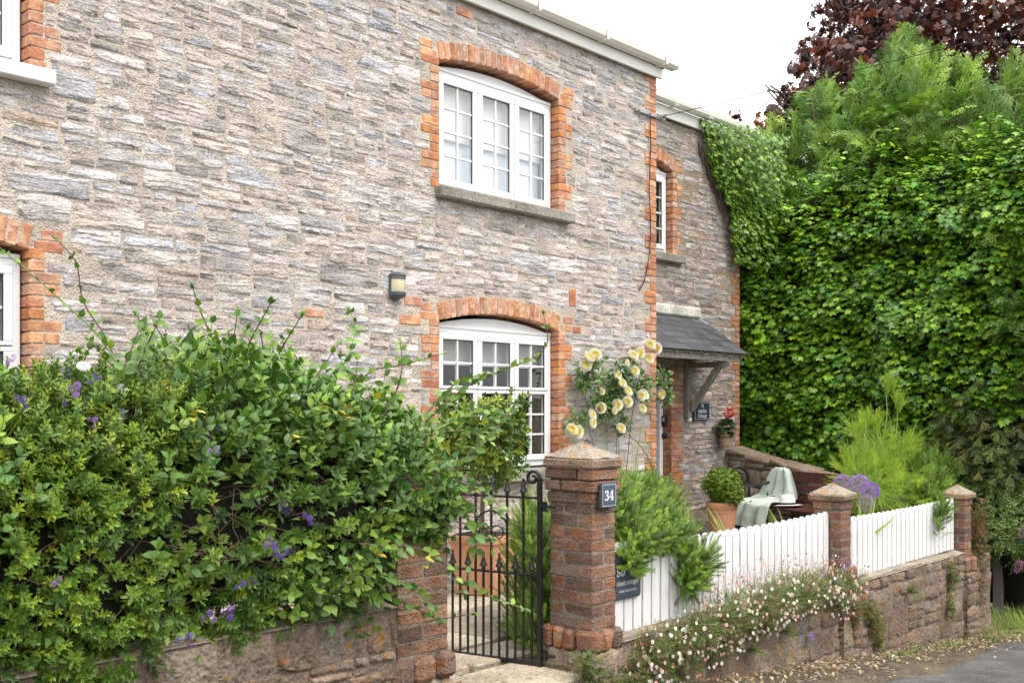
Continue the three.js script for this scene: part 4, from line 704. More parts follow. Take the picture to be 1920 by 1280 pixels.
{ const pos = [], idx = [], uv = [], xs = range(.2, 3.62, 40), ph = range(-1.4, 3.6, 20); xs.forEach((x) => ph.forEach((p) => { const [q] = hedgeAt(x, p, .66); pos.push(q.x, q.y, q.z); uv.push(x, p); })); const n = ph.length; for (let i = 0; i < xs.length - 1; i++) for (let j = 0; j < n - 1; j++) { const a = i * n + j; idx.push(a, a + 1, a + n, a + n, a + 1, a + n + 1); }
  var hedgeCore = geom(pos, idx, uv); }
const hebeLeaf = leafGeo(.05, .017, { fold: .35, curl: .15, shape: (t) => Math.sin(Math.PI * Math.pow(t, 1.15)) ** .8 });
const hebeG = [0, 1, 2].map(() => sprig(hebeLeaf, { nodes: 6, per: 3, len: .075, open: 1.45, tip: .35, small: .5, stem: .002, twist: 1.05 }));
const spHebe = species([[.14, .27, .032], [.1, .21, .032], [.2, .33, .035], [.075, .17, .03]], { roughness: .42 });
const smallLeaf = leafGeo(.027, .011, { n: 3, fold: .3 }), smallG = [0, 1].map(() => sprig(smallLeaf, { nodes: 4, per: 3, len: .05, open: 1.2, tip: .4, small: .7, stem: .0012, twist: .9 }));
const spSmall = species([[.17, .31, .025], [.22, .36, .028], [.12, .25, .025], [.32, .42, .03], [.1, .2, .025]], { roughness: .45 });
const honLeaf = leafGeo(.056, .034, { n: 5, fold: .22, curl: .22 }), honG = [0, 1, 2].map(() => sprig(honLeaf, { nodes: 3, per: 2, len: .12, open: 1.25, tip: .5, small: .6, stem: .0018 }));
const spHon = species([[.13, .26, .038], [.09, .2, .038], [.19, .34, .042], [.14, .26, .065], [.25, .4, .045]], { roughness: .5 });
const hebe = thing('hebe_bush', 'hebe bush of glossy whorled leaves with purple flower spikes, hanging over the low wall', 'shrub');
const smallShrub = thing('leafy_shrub', 'yellow green small-leaved shrub filling the left end of the hedge', 'shrub');
const hon = thing('honeysuckle', 'honeysuckle tangle with grey green leaves and long purple stems reaching over the gate', 'climbing plant');
add('shade_core', hedgeCore, mShadeCore, hebe);  // solid dark core put in where the hedge interior lies in shade
add('bare_twigs', twigs(330, () => { const x = R(1.2, 3.9), q = R(-.9, 1.2), [a] = hedgeAt(x, q, R(.55, .8)), [b] = hedgeAt(x + R(-.4, .4), q + R(-.3, .3), R(.75, .97)); return [a, b]; }, .0032), std({ color: C3(.17, .11, .075), roughness: .9 }), hebe, null, 'stuff');
{
  const hb = [[], [], []], sm = [[], []], hn = [[], [], []];
  for (let i = 0; i < 8800; i++) {
    const x = R(.3, 3.74), phi = R(-1.25, 2.5), f = 1 - .42 * rnd() ** 1.5 + .05 * gauss(), [p, n] = hedgeAt(x, phi, f), d = jig(n.clone().multiplyScalar(.9).add(V(0, .35, 0)), .4), s = R(.8, 1.2);
    const w = fbm(x * 1.7, p.y * 1.7, 404, 1e4, 1e4, 3), hS = mix(.12, .85, sstep(2.5, 1.6, x + (p.y - 1.2) * -.35 + (w - .5) * 1.4)) * (p.y > .75 ? 1 : .35), hH = mix(.08, 1, sstep(2.1, 2.95, x + (p.y - 1.15) * .9 + (w - .5) * 1.8)), gap = fbm(x * 3, p.y * 3, 505, 1e4, 1e4, 2);
    if (gap < .37 && f > .78 && x > 1.9 && rnd() < .7) continue; if (x > 2.2 && x < 3.3 && p.y < 1.2 && p.y > .85 && f > .8 && rnd() < .6) continue;
    const r = rnd();
    if (r < hH) { if (rnd() < .5) pick(hn).push({ m: orient(p, d, jig(up, .5), s * 1.12), c: mix(.8, 1.15, clamp(p.y - .6)) }); }
    else if (r < hH + hS * (1 - hH)) { for (let q = 0; q < 3; q++) pick(sm).push({ m: orient(jig(p, .035), jig(d, .3), jig(up, .5), s * 1.15) }); }
    else if (rnd() < .6) pick(hb).push({ m: orient(p, d, jig(up, .4), s * 1.02), k: w > .55 ? 2 : undefined });
  }
  hb.forEach((l, i) => cloud(hebe, 'leaf_whorl', 'foliage', hebeG[i], spHebe, l, 40));
  sm.forEach((l, i) => cloud(smallShrub, 'leaf_sprig', 'foliage', smallG[i], spSmall, l, 40));
  hn.forEach((l, i) => cloud(hon, 'leaf_sprig', 'foliage', honG[i], spHon, l, 40));
  add('stem', twigs(14, () => [V(R(.6, 2), .4, -4.3), V(R(.6, 2), R(1, 1.4), -4.2)], .008), mTwig, smallShrub);
}
{ // long shoots of the honeysuckle with opposite leaves
  const shoots = [[[2.4, 1.6, -4.42], [2.26, 1.91, -4.5], [2.09, 2.08, -4.54], [1.95, 2.19, -4.54], [1.83, 2.27, -4.52]], [[2.4, 1.6, -4.5], [2.37, 1.92, -4.67], [2.34, 2.12, -4.85], [2.32, 2.3, -4.88], [2.26, 2.4, -4.94]], [[2.76, 1.6, -4.39], [2.75, 1.93, -4.41], [2.71, 2.08, -4.45], [2.69, 2.17, -4.47]], [[3.08, 1.45, -4.19], [3.35, 1.81, -4.19], [3.46, 2.03, -4.22], [3.44, 2.1, -4.24]], [[3.3, 1.5, -4.17], [3.5, 1.79, -4.17], [3.7, 1.84, -4.11], [3.9, 1.9, -4.04]], [[3.7, 1.5, -4.03], [4.06, 1.74, -4], [4.27, 1.83, -3.92], [4.46, 1.91, -3.86], [4.5, 1.98, -3.83], [4.48, 2.13, -3.84]], [[3.69, 1.38, -3.97], [3.79, 1.17, -3.85], [3.91, .95, -3.8], [3.88, .73, -3.83], [4, .64, -3.77], [4.11, .58, -3.65]], [[3.7, 1.22, -3.92], [4, 1.4, -3.9], [4.16, 1.51, -3.9], [4.32, 1.66, -3.87]], [[2.75, 1.55, -4.26], [2.79, 1.8, -4.28], [2.82, 1.93, -4.33], [2.83, 2.05, -4.32]], [[2.45, 1.55, -4.29], [2.52, 1.79, -4.37], [2.5, 1.91, -4.38]], [[3.39, 1.5, -4], [3.53, 1.68, -4], [3.55, 1.81, -3.97], [3.61, 1.95, -4.05]], [[2.89, 1.45, -4.25], [3.02, 1.68, -4.26], [3.15, 1.81, -4.27]], [[1.98, 1.5, -4.36], [1.88, 1.71, -4.33], [1.75, 1.74, -4.32]], [[3.24, .75, -3.86], [3.43, .68, -3.81], [3.57, .6, -3.73], [3.71, .61, -3.65]], [[3.5, 1.4, -3.9], [3.75, 1.5, -3.8], [4.0, 1.42, -3.75], [4.12, 1.28, -3.72]], [[3.6, 1.2, -3.8], [3.8, 1.22, -3.7], [3.98, 1.1, -3.68]], [[3.6, 1.25, -3.9], [3.85, 1.12, -3.82], [3.98, .98, -3.8], [4.02, .88, -3.8]], [[3.7, 1.3, -3.9], [3.92, 1.2, -3.85], [4.1, 1.05, -3.82]], [[3.75, 1.5, -3.95], [4.05, 1.6, -3.92], [4.25, 1.58, -3.9]], [[3.7, 1.55, -4], [3.95, 1.75, -3.98], [4.15, 1.8, -3.96]], [[3.1, 1.0, -3.75], [3.4, .95, -3.66], [3.6, .82, -3.66], [3.7, .7, -3.68]], [[3.2, .85, -3.75], [3.42, .74, -3.7], [3.52, .6, -3.68]], [[2.6, 1.6, -4.2], [2.62, 1.78, -4.2], [2.58, 1.9, -4.22]], [[3.2, 1.5, -4.1], [3.3, 1.7, -4.05], [3.36, 1.85, -4.08]], [[3.0, 1.5, -4.1], [2.95, 1.72, -4.1], [2.97, 1.86, -4.1]]];
  for (let i = 0; i < 34; i++) { const x = R(1.9, 3.9), y = hedgeTop(x) - .18, z = R(-4.3, -3.95), dx = R(-.25, .25), h = R(.2, .42); shoots.push([[x, y, z], [x + dx * .4, y + h * .5, z + R(-.05, .05)], [x + dx, y + h, z + R(-.1, .1)]]); }
  const items = [], tips = [];
  shoots.forEach((pts, si) => {
    const P = pts.map((p) => V(...p)), cv = new THREE.CatmullRomCurve3(P), L = cv.getLength(); add('stem', tube(P, .0052, .0022, 6), si % 3 ? mStemPurple : mStemGreen, hon);
    for (let s = si < 2 ? .12 : .05, k = 0; s < L; s += R(.034, .056) * (si < 2 ? 1.7 : 1), k++) {
      const t = s / L, p = cv.getPointAt(t), tan = cv.getTangentAt(t), side = tan.clone().cross(jig(up, .4)).normalize(), sz = mix(1.2, .65, t) * R(.8, 1.15) * (si === 6 ? 1.25 : 1);
      for (const q of [-1, 1]) { if (rnd() < .12) continue; const d = side.clone().multiplyScalar(q).addScaledVector(tan, .35).add(V(0, k % 2 ? .5 : -.1, 0)); items.push({ m: orient(p, jig(d, .2), jig(V(-.35, .45, .9), .55), sz * 1.08), near: 2 }); }
    }
    tips.push([cv.getPointAt(1), cv.getTangentAt(1)]);
  });
  for (const [p, t] of tips) for (let i = 0; i < 4; i++) items.push({ m: orient(p, jig(t.clone(), .35), jig(V(0, 1, .5), .4), R(.5, .8)), near: 2 });
  for (let i = 0; i < 800; i++) { const x = R(2.3, 3.75), phi = R(-.9, 1.9), [p, n] = hedgeAt(x, phi, R(.95, 1.13)); if (rnd() > sstep(2.3, 2.9, x + (p.y - 1.15) * .9)) continue; items.push({ m: orient(p, jig(n.clone().add(V(0, .1, 0)), .55), jig(n.clone().add(up), .3), R(.9, 1.3)) }); }
  cloud(hon, 'leaf', 'loose_leaves', honLeaf, spHon, items, 300);
  const spY = species([[.55, .5, .02], [.5, .36, .03], [.62, .55, .05]]), yl = [], at = [[3.02, 1.57, -3.82], [3.2, 1.62, -3.8], [2.3, 1.56, -3.84], [2.2, 1.66, -3.9], [3.12, .93, -3.7], [3.4, .88, -3.68], [2.9, 1.58, -3.82], [2.7, 1.45, -3.75]];
  at.forEach((p, i) => { for (let k = 0; k < (i === 0 ? 9 : 4); k++) yl.push({ m: orient(jig(V(...p), i === 0 ? .06 : .025).add(V(0, .03, .04)), jig(V(0, .3, 1), .6), jig(up, .4), R(.7, 1)) }); }); cloud(hon, 'yellow_leaf', 'yellow_leaves', honLeaf, spY, yl, 60);
  const bud = leafGeo(.03, .006, { n: 3, fold: .6, curl: .6 }), bl = []; for (let i = 0; i < 9; i++) bl.push((() => { const g = bud.clone(), a = i * .7; g.applyMatrix4(orient(V(), V(Math.cos(a), .7, Math.sin(a)), up, 1)); return g; })()); const budG = merge(bl), mBud = leafMat(C3(.33, .05, .09));
  for (const p of [[2.79, 1.98, -4.4], [2.55, 1.87, -4.45], [2.45, 1.7, -4.16], [2.58, 1.7, -4.08], [2.75, 1.8, -4.22], [3.4, 1.23, -3.7], [2.75, 1.69, -4.06]]) { const m = add('flower_bud', budG, mBud, hon); m.position.set(...p); }
  const nest = twigs(120, () => { const a = V(3.12 + gauss() * .1, 1.45 + gauss() * .05, -3.96 + gauss() * .05); return [a, jig(a, .1)]; }, .002); add('dry_stems', nest, std({ color: C3(.36, .24, .15) }), hon, null, 'stuff');
}
function spikeFlower(r, l, n = 70) { const list = [], pt = leafGeo(r * .75, r * .3, { n: 2, fold: .2, curl: .4 }); for (let i = 0; i < n; i++) { const t = i / n, a = i * 2.4, rr = r * Math.sin(Math.PI * (.15 + .85 * (1 - t))) * .5, d = V(Math.cos(a), mix(-.2, 1.1, t), Math.sin(a)); const g = pt.clone(); g.applyMatrix4(orient(V(Math.cos(a) * rr, t * l, Math.sin(a) * rr), d, up, 1)); list.push(g); } return merge(list); }
{
  const g = merge([[0, 0, 0, 1], [.022, -.012, .008, .8], [-.016, -.02, .012, .75]].map(([x, y, z, s]) => spikeFlower(.0125, .024, 60).scale(s, s, s).rotateZ(-x * 20).translate(x, y, z))), ms = [[.1, .012, .3], [.14, .03, .36], [.26, .12, .38]].map((c) => leafMat(C3(...c)));
  const at = [[1.65, 1.63, -3.89], [1.82, 1.74, -3.89], [1.85, 1.68, -3.89], [1.93, 1.48, -3.89], [1.98, 1.47, -3.89], [1.92, 1.56, -3.89], [1.93, 1.72, -3.89], [2.03, 1.58, -3.89], [2.31, 1.44, -3.67], [2.62, 1.2, -3.67], [2.75, 1.14, -3.67], [2.56, 1.06, -3.67], [2.63, 1.0, -3.67], [2.58, 1.03, -3.67], [2.65, 1.02, -3.67], [2.43, .9, -3.67], [2.48, .91, -3.67], [2.28, .8, -3.67], [2.37, .8, -3.67], [2.18, .73, -3.67], [1.68, 1, -3.67], [1.8, 1.63, -3.89], [2.4, 1.52, -3.85], [1.62, 1.78, -3.9]];
  at.forEach((p, i) => { const m = add('flower_spike', g, ms[i % 3], hebe); m.position.set(...p); m.rotation.set(R(-.2, .8), R(0, 6), R(-.5, .5)); m.scale.setScalar(R(.8, 1.15)); });
}

// ---------- roses ----------
function roseBloom() { // cupped petals, deeper yellow inside
  const list = []; for (let ring = 0; ring < 6; ring++) { const n = 5 + ring * 2, r = .006 + ring * .0062; for (let i = 0; i < n; i++) { const a = i / n * 6.283 + ring * .7 + R(-.1, .1), open = mix(.12, 1.2, ring / 5) + R(-.1, .1), g = leafGeo(.028, .026, { n: 3, fold: -.25, curl: -.55, shape: (t) => Math.sin(Math.PI * (.12 + .7 * t)) }); g.applyMatrix4(orient(V(Math.cos(a) * r * .4, ring * -.0012, Math.sin(a) * r * .4), V(Math.cos(a) * Math.sin(open), Math.cos(open), Math.sin(a) * Math.sin(open)), V(-Math.cos(a), .3, -Math.sin(a)), mix(.65, 1.1, ring / 5))); const k = ring / 5; paint(g, [mix(.94, .96, k), mix(.72, .93, sstep(0, .65, k)), mix(.14, .82, sstep(.05, .9, k))], .05); list.push(g); } } return merge(list); }
const roseG = [0, 1, 2].map(roseBloom), mRose = [[1, 1, 1], [1, .97, .85], [1, .95, 1.05]].map((c) => leafMat(C3(...c).multiplyScalar(.97), { vertexColors: true, roughness: .9, transmission: .22 }));
{
  const o = thing('climbing_rose', 'climbing rose with pale yellow blooms trained on the wall right of the lower window', 'rose bush');
  const at = [[8.22, 2.12], [8.3, 2.15], [8.2, 2.04], [8.73, 1.96], [8.84, 2.09], [9, 2.17], [9.1, 2.2], [9.25, 2.29], [9.35, 2.26], [9.26, 2.14], [9, 2.01], [9.06, 1.76], [9.17, 1.77], [9.5, 1.78], [8.46, 1.63], [8.62, 1.6], [8.82, 1.69], [8.68, 1.66], [8.27, 1.48], [8.33, 1.56], [7.94, 1.42], [8.06, 1.4], [8.78, 1.42], [8.86, 1.8], [9.1, 1.62], [8.77, 1.88], [8.5, 1.79]];
  at.forEach(([x, y], i) => { const m = add('rose_bloom', roseG[i % 3], mRose[i % 7 === 6 ? 1 : i % 11 === 8 ? 2 : 0], o); m.position.set(x, y, -6.5 + R(-.03, .06)); const q = new THREE.Quaternion().setFromUnitVectors(up, V(R(-.7, .1), R(.0, .7), 1).normalize()); m.quaternion.copy(q); m.rotateY(R(0, 6)); m.scale.setScalar(R(1.5, 1.9) * (i % 11 === 4 ? .7 : 1)); });
  const stems = [[8.6, .2, 8.55, .9, 8.4, 1.4, 8.25, 2.0], [8.65, .2, 8.7, .9, 8.62, 1.5, 8.7, 1.95], [8.7, .2, 8.9, 1, 8.85, 1.5, 9, 2.1], [8.7, .2, 8.95, .9, 9.1, 1.5, 9.25, 2.2], [8.65, .2, 8.3, .9, 8.1, 1.35], [9.0, .2, 9.15, .8, 9.2, 1.4, 9.45, 1.75], [9.1, .1, 9.5, .8, 9.25, 1.2, 8.8, 1.45], [8.4, .2, 8.45, 1, 8.5, 1.6], [9.3, .2, 9.35, 1.0, 9.4, 1.35], [8.75, .2, 8.8, .8, 8.78, 1.4]];
  stems.forEach((s, i) => { const p = []; for (let k = 0; k < s.length; k += 2) p.push(V(s[k], s[k + 1], -6.6 + R(0, .07))); add('stem', tube(p, .007, .003, 6), i % 3 ? mStemGreen : mTwig, o); });
  const lf = leafGeo(.05, .032, { n: 4, fold: .25 }), sp = species([[.09, .2, .035], [.06, .15, .03], [.14, .27, .04]], { roughness: .5 }), it = [];
  const lm = [[8.35, 1.95, -6.56, .16, .2, .07], [8.75, 1.8, -6.56, .3, .22, .08], [8.95, 1.98, -6.56, .25, .15, .08], [8.6, 1.62, -6.56, .26, .1, .07], [9.25, 1.85, -6.56, .16, .14, .07], [9.55, 1.95, -6.5, .12, .1, .06], [8.15, 1.5, -6.56, .16, .1, .06], [8.5, 2.1, -6.56, .1, .08, .05], [9.6, 1.75, -6.5, .08, .1, .06], [8.9, 1.45, -6.56, .14, .09, .05]];
  inLumps(lm, 1500, .9, (p, n) => it.push({ m: orient(p, jig(n.clone().add(V(0, -.2, .4)), .5), jig(V(0, .5, 1), .4), R(.8, 1.25)) })); cloud(o, 'leaf', 'foliage', lf, sp, it, 120);
}

{
  const o = thing('white_rose', 'white rose blooms poking out of the top of the hedge at the left', 'rose bush'), m = leafMat(C3(.93, .94, .92), { roughness: .9 });
  [[1.98, 1.77, -4.1], [2.08, 1.68, -3.98], [2.05, 1.66, -4.0], [2.85, 1.66, -3.9]].forEach((p, i) => { const b = add('rose_bloom', roseG[i % 3], m, o); b.position.set(...p); b.rotation.set(R(.4, 1.2), R(0, 6), R(-.4, .4)); b.scale.setScalar(R(.7, .9)); add('stem', tube([V(p[0], p[1] - .4, p[2] - .1), V(p[0] + .02, p[1] - .15, p[2] - .05), V(...p)], .004, .003, 5), mStemGreen, o); });
}
// ---------- small tree in a square pot by the window ----------
{
  const o = thing('potted_tree', 'small evergreen tree with yellow green leaves in front of the lower window', 'potted tree'), pt = thing('square_planter', 'square terracotta planter holding the small tree by the window', 'planter', [6.48, .07, -6.22]);
  pt.rotation.y = .25; { const g = cbox(.42, .46, .42, .012, [0, .23, 0]); const p = g.attributes.position; for (let i = 0; i < p.count; i++) { const k = mix(.82, 1, p.getY(i) / .46); p.setX(i, p.getX(i) * k); p.setZ(i, p.getZ(i) * k); } add('pot', boxUV(g), mTerra, pt); add('rim', cbox(.45, .07, .45, .014, [0, .46, 0]), mTerra, pt); add('soil', cbox(.38, .02, .38, .005, [0, .49, 0]), mSoil, pt); }
  add('trunk', tube([V(6.46, .5, -6.22), V(6.42, .9, -6.17), V(6.3, 1.25, -6.0), V(6.1, 1.5, -5.85)], .022, .012, 8), std({ color: C3(.36, .27, .2), map: tWood }), o);
  const lf = leafGeo(.06, .03, { n: 4, fold: .25 }), sg = sprig(lf, { nodes: 3, per: 3, len: .07, open: 1.3, tip: .5, small: .6, stem: .0015, twist: 1.1 }), sp = species([[.22, .33, .03], [.13, .24, .03], [.32, .4, .03], [.09, .19, .03]], { roughness: .42 }), it = [];
  const lm = [[6.05, 1.5, -5.9, .3, .24], [6.3, 1.35, -5.95, .26, .2], [5.85, 1.35, -5.85, .22, .2], [6.45, 1.15, -6.05, .2, .13], [6.2, 1.15, -5.95, .24, .16], [6.45, 1.6, -5.9, .14, .14], [6.5, 1.4, -5.95, .12, .12]];
  inLumps(lm, 620, .7, (p, n) => it.push({ m: orient(p, jig(n.clone().add(V(0, .3, .2)), .4), jig(up, .4), R(.85, 1.2)) })); cloud(o, 'leaf_sprig', 'foliage', sg, sp, it, 60);
  add('twigs', twigs(26, () => { const l = pick(lm); return [V(6.25, 1.2, -6), V(l[0] + gauss() * .12, l[1] + gauss() * .1, l[2] + gauss() * .1)]; }, .005), mTwig, o);
}

// ---------- rosemary ----------
const needle = leafGeo(.021, .0045, { n: 2, fold: .25, curl: .45, shape: () => 1 }), rosG = [0, 1].map(() => sprig(needle, { nodes: 13, per: 5, len: .1, open: 1.25, tip: .45, small: .75, stem: .002, twist: .7 }));
const spRos = species([[.26, .43, .035], [.19, .35, .035], [.36, .52, .05], [.14, .26, .045]], { roughness: .55 });
function rosemary(label, lumps, n, lean = V(0, .9, 0), seedPts = []) {
  const o = thing('rosemary_bush', label, 'rosemary'), it = [[], []]; inLumps(lumps, n, .8, (p, nr) => it[rnd() < .5 ? 0 : 1].push({ m: orient(p, jig(nr.clone().multiplyScalar(.75).add(lean), .45), jig(V(0, 0, 1), .5), R(.65, 1.15)), c: R(.7, 1.25) })); it.forEach((l, i) => cloud(o, 'sprig', 'foliage', rosG[i], spRos, l, 40));
  add('stems', twigs(60, () => { const l = pick(lumps), c = lumps[0]; return [V(c[0], c[1] - (c[4] ?? c[3]), c[2]), V(l[0] + gauss() * l[3] * .6, l[1] + gauss() * (l[4] ?? l[3]) * .5, l[2] + gauss() * (l[5] ?? l[3]) * .5)]; }, .005), mTwig, o); void seedPts; return o;
}
rosemary('rosemary bush behind the open iron gate', [[5.65, .35, -4.85, .26, .42, .3], [5.45, .2, -4.75, .2, .3, .22], [5.95, .5, -4.9, .3, .5, .3], [5.72, .75, -4.95, .2, .24, .2], [5.25, .1, -4.55, .15, .16, .15], [5.4, .7, -4.75, .12, .28, .14]], 2000);
rosemary('bright green rosemary bush spilling over the first picket fence beside the tall pier', [[6.05, .86, -4.4, .4, .28, .26], [5.62, .88, -4.2, .2, .22, .2], [6.35, .86, -4.42, .24, .24, .2], [5.46, .68, -3.95, .11, .14, .07], [5.62, .78, -3.98, .16, .12, .1], [5.95, .78, -4.0, .28, .1, .1], [6.16, .58, -3.92, .19, .13, .08], [6.08, .45, -3.92, .14, .09, .06], [5.6, 1.05, -4.3, .14, .14, .14], [5.36, .95, -4.12, .08, .16, .08]], 3300, V(.0, .6, .15));
rosemary('dark rosemary bush behind the far end of the second picket fence', [[11.55, .85, -4.4, .3, .34, .25], [11.25, .75, -4.3, .25, .22, .2], [10.62, .62, -3.93, .12, .16, .06], [10.5, .5, -3.92, .05, .16, .04]], 900, V(.3, .7, 0));

// ---------- potted box ball, hanging geranium ----------
{
  const p = thing('terracotta_pot', 'round terracotta pot holding the clipped box ball', 'plant pot', [10.72, .1, -6.48]); pot(p, .175, .45);
  const o = thing('box_ball', 'clipped round box bush in the round terracotta pot', 'box bush'), lf = leafGeo(.022, .013, { n: 3, fold: .25 }), sg = sprig(lf, { nodes: 3, per: 4, len: .028, open: 1.3, tip: .6, small: .75 }), sp = species([[.2, .33, .025], [.14, .26, .025], [.27, .4, .03]], { roughness: .45 }), it = [], lm = [[10.72, .745, -6.48, .2, .185], [10.64, .76, -6.4, .13], [10.82, .79, -6.5, .13], [10.7, .66, -6.36, .14]];
  add('twigs', core(lm, .72), mShadeCore, o); inLumps(lm, 2200, .35, (q, n) => it.push({ m: orient(q, jig(n, .35), jig(up, .5), R(.8, 1.2)) })); cloud(o, 'leaf_sprig', 'foliage', sg, sp, it, 0);  // dark core inside the ball, standing in for shade between the leaves
}
{
  const p = thing('wall_pot', 'small clay pot hung on the wall under the red geranium', 'plant pot', [12.52, 1.13, ZG + .13]); pot(p, .085, .16, std({ color: C3(.5, .33, .2), map: tFine })); add('bracket', new THREE.TorusGeometry(.09, .005, 6, 24).rotateX(Math.PI / 2).translate(0, .12, 0), mIron, p); add('hook', cbox(.02, .02, .07, .003, [0, .12, -.12]), mIron, p);
  const o = thing('geranium', 'geranium with one round red flower head in the wall pot', 'geranium'), lf = outlineLeaf([[0, 0], [.3, -.05], [.5, .2], [.52, .5], [.35, .8], [0, .9]], .06), it = [], sp = species([[.04, .1, .03], [.03, .08, .025], [.06, .13, .03]]);
  inLumps([[12.52, 1.37, ZG + .14, .16, .1, .1], [12.58, 1.4, ZG + .14, .1, .07, .08]], 170, .6, (q, n) => it.push({ m: orient(q, jig(n.clone().add(V(0, -.2, 0)), .4), jig(n.clone().add(up), .3), R(.8, 1.2)) })); cloud(o, 'leaf', 'foliage', lf, sp, it, 30);
  const ptl = leafGeo(.03, .026, { n: 2, fold: .1, shape: () => .9 }), fl = []; for (let i = 0; i < 60; i++) { const d = V(gauss(), gauss(), gauss()).normalize(), g = ptl.clone(); g.applyMatrix4(orient(d.clone().multiplyScalar(.05), jig(d, .7), d, 1)); fl.push(g); } const m = add('flower_head', merge(fl), leafMat(C3(.75, .012, .012)), o); m.position.set(12.56, 1.575, ZG + .16); add('flower_stalk', tube([V(12.54, 1.38, ZG + .15), V(12.56, 1.54, ZG + .16)], .004, .003, 5), mStemGreen, o);
}

// ---------- ivy covered hedge, conifers and copper maple ----------
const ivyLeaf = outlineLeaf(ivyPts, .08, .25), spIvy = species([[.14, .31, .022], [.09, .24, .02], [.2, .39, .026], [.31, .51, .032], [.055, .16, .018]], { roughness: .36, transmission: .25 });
const ivyFace = (z, y) => { const b = fbm(z * .9, y * .8, 700, 1e4, 1e4, 3), c = fbm(z * 3, y * 3, 720, 1e4, 1e4, 2); return 13.72 - .85 * (b - .5) - .5 * (c - .5) + .3 * sstep(4.3, 5.5, y) + .25 * sstep(1.2, .2, y) - .6 * sstep(-6.7, -7.7, z) * sstep(1.2, 3.4, y); };
const ivyTop = (z) => 5.35 + .7 * (fbm(z * 1.5, 1, 730, 1e4, 1e4, 2) - .5) - .75 * sstep(-6.4, -7.6, z) - .15 * sstep(-5, -4, z);
{
  const o = thing('ivy', 'tall wall of dark glossy ivy grown over the hedge beside the cottage', 'ivy'), it = [];
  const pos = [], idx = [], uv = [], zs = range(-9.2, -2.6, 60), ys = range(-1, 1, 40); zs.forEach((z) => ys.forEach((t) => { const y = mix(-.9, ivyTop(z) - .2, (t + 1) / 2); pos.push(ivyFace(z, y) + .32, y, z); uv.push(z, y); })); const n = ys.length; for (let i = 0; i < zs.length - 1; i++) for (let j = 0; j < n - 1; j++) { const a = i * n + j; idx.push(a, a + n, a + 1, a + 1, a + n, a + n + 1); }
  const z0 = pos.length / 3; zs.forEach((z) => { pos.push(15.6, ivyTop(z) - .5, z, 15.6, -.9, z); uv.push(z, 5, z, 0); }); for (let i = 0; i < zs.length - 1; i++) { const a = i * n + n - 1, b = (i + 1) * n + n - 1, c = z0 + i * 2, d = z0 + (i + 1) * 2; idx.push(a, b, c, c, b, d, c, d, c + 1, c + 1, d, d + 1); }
  add('shade_core', geom(pos, idx, uv), mShadeCore, o);  // dark sheet behind the leaves, standing in for deep shade
  for (let i = 0; i < 38000; i++) {
    const z = R(-8.9, -3.1), y = R(-.3, 1) * (ivyTop(z) + .05), yy = y < 0 ? R(0, 5) : y, low = sstep(-5.2, -4.6, z) * sstep(1.9, 1.45, yy + .25 * Math.sin(z * 4)); if (rnd() < low * .97) continue;
    if (rnd() < .6 * sstep(-4.0, -3.7, z + .4 * (fbm(z * 2, yy * 1.2, 740, 1e4, 1e4, 2) - .5))) continue;
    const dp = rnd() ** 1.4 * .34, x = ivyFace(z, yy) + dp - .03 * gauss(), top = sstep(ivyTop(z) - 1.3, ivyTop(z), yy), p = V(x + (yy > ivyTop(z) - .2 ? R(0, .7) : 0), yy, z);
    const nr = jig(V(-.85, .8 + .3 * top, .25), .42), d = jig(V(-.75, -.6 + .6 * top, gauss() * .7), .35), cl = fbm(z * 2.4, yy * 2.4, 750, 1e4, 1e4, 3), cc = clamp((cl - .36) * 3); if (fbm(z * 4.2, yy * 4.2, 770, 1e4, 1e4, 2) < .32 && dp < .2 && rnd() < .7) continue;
    it.push({ m: orient(p, d, nr, R(.42, 1.4)), c: R(.75, 1.25) * (1 + .25 * top), k: rnd() < .25 + .7 * top * cc ? (rnd() < .5 ? 3 : 2) : cc > .5 ? pick([0, 1, 2]) : pick([0, 1, 4]) });  // leaves brighter and yellower toward the top: young growth plus light put into colour
  }
  // arm of ivy on the wing wall under the gutter
  const B = (y) => [[5.35, 11.95], [5.0, 12.1], [4.35, 12.62], [3.6, 12.82], [2.8, 12.98], [1.4, 13.1]];
  const lim = (y) => { const k = B(); for (let i = 1; i < k.length; i++) if (y > k[i][0]) return mix(k[i][1], k[i - 1][1], clamp((y - k[i][0]) / (k[i - 1][0] - k[i][0]))); return 13.1; };
  for (let i = 0; i < 4200; i++) { const y = R(3.6, 5.42), l = lim(y) + .12 * (fbm(y * 3, 2, 760) - .5), x = R(l, 13.55), th = Math.min(.45, .04 + .5 * (x - l)) , p = V(x, y, ZG + .03 + rnd() * th); if (y < 3.4 + .9 * rnd()) continue; it.push({ m: orient(p.add(V(0, 0, .12 * fbm(x * 5, y * 5, 790, 1e4, 1e4, 2))), jig(V(.1, -.8, .45), .6), jig(V(-.25, .5, 1), .6), R(.4, 1)), c: R(.6, 1.1), k: pick([0, 1, 2, 2, 3, 0]) }); }
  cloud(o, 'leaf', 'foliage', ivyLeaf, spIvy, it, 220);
  add('ivy_stem', twigs(40, () => { const y = R(4.4, 5.2), l = lim(y); return [V(l - .03, y, ZG + .03), V(l + R(.1, .5), y - R(.1, .5), ZG + .03)]; }, .006), mTwig, o);
}
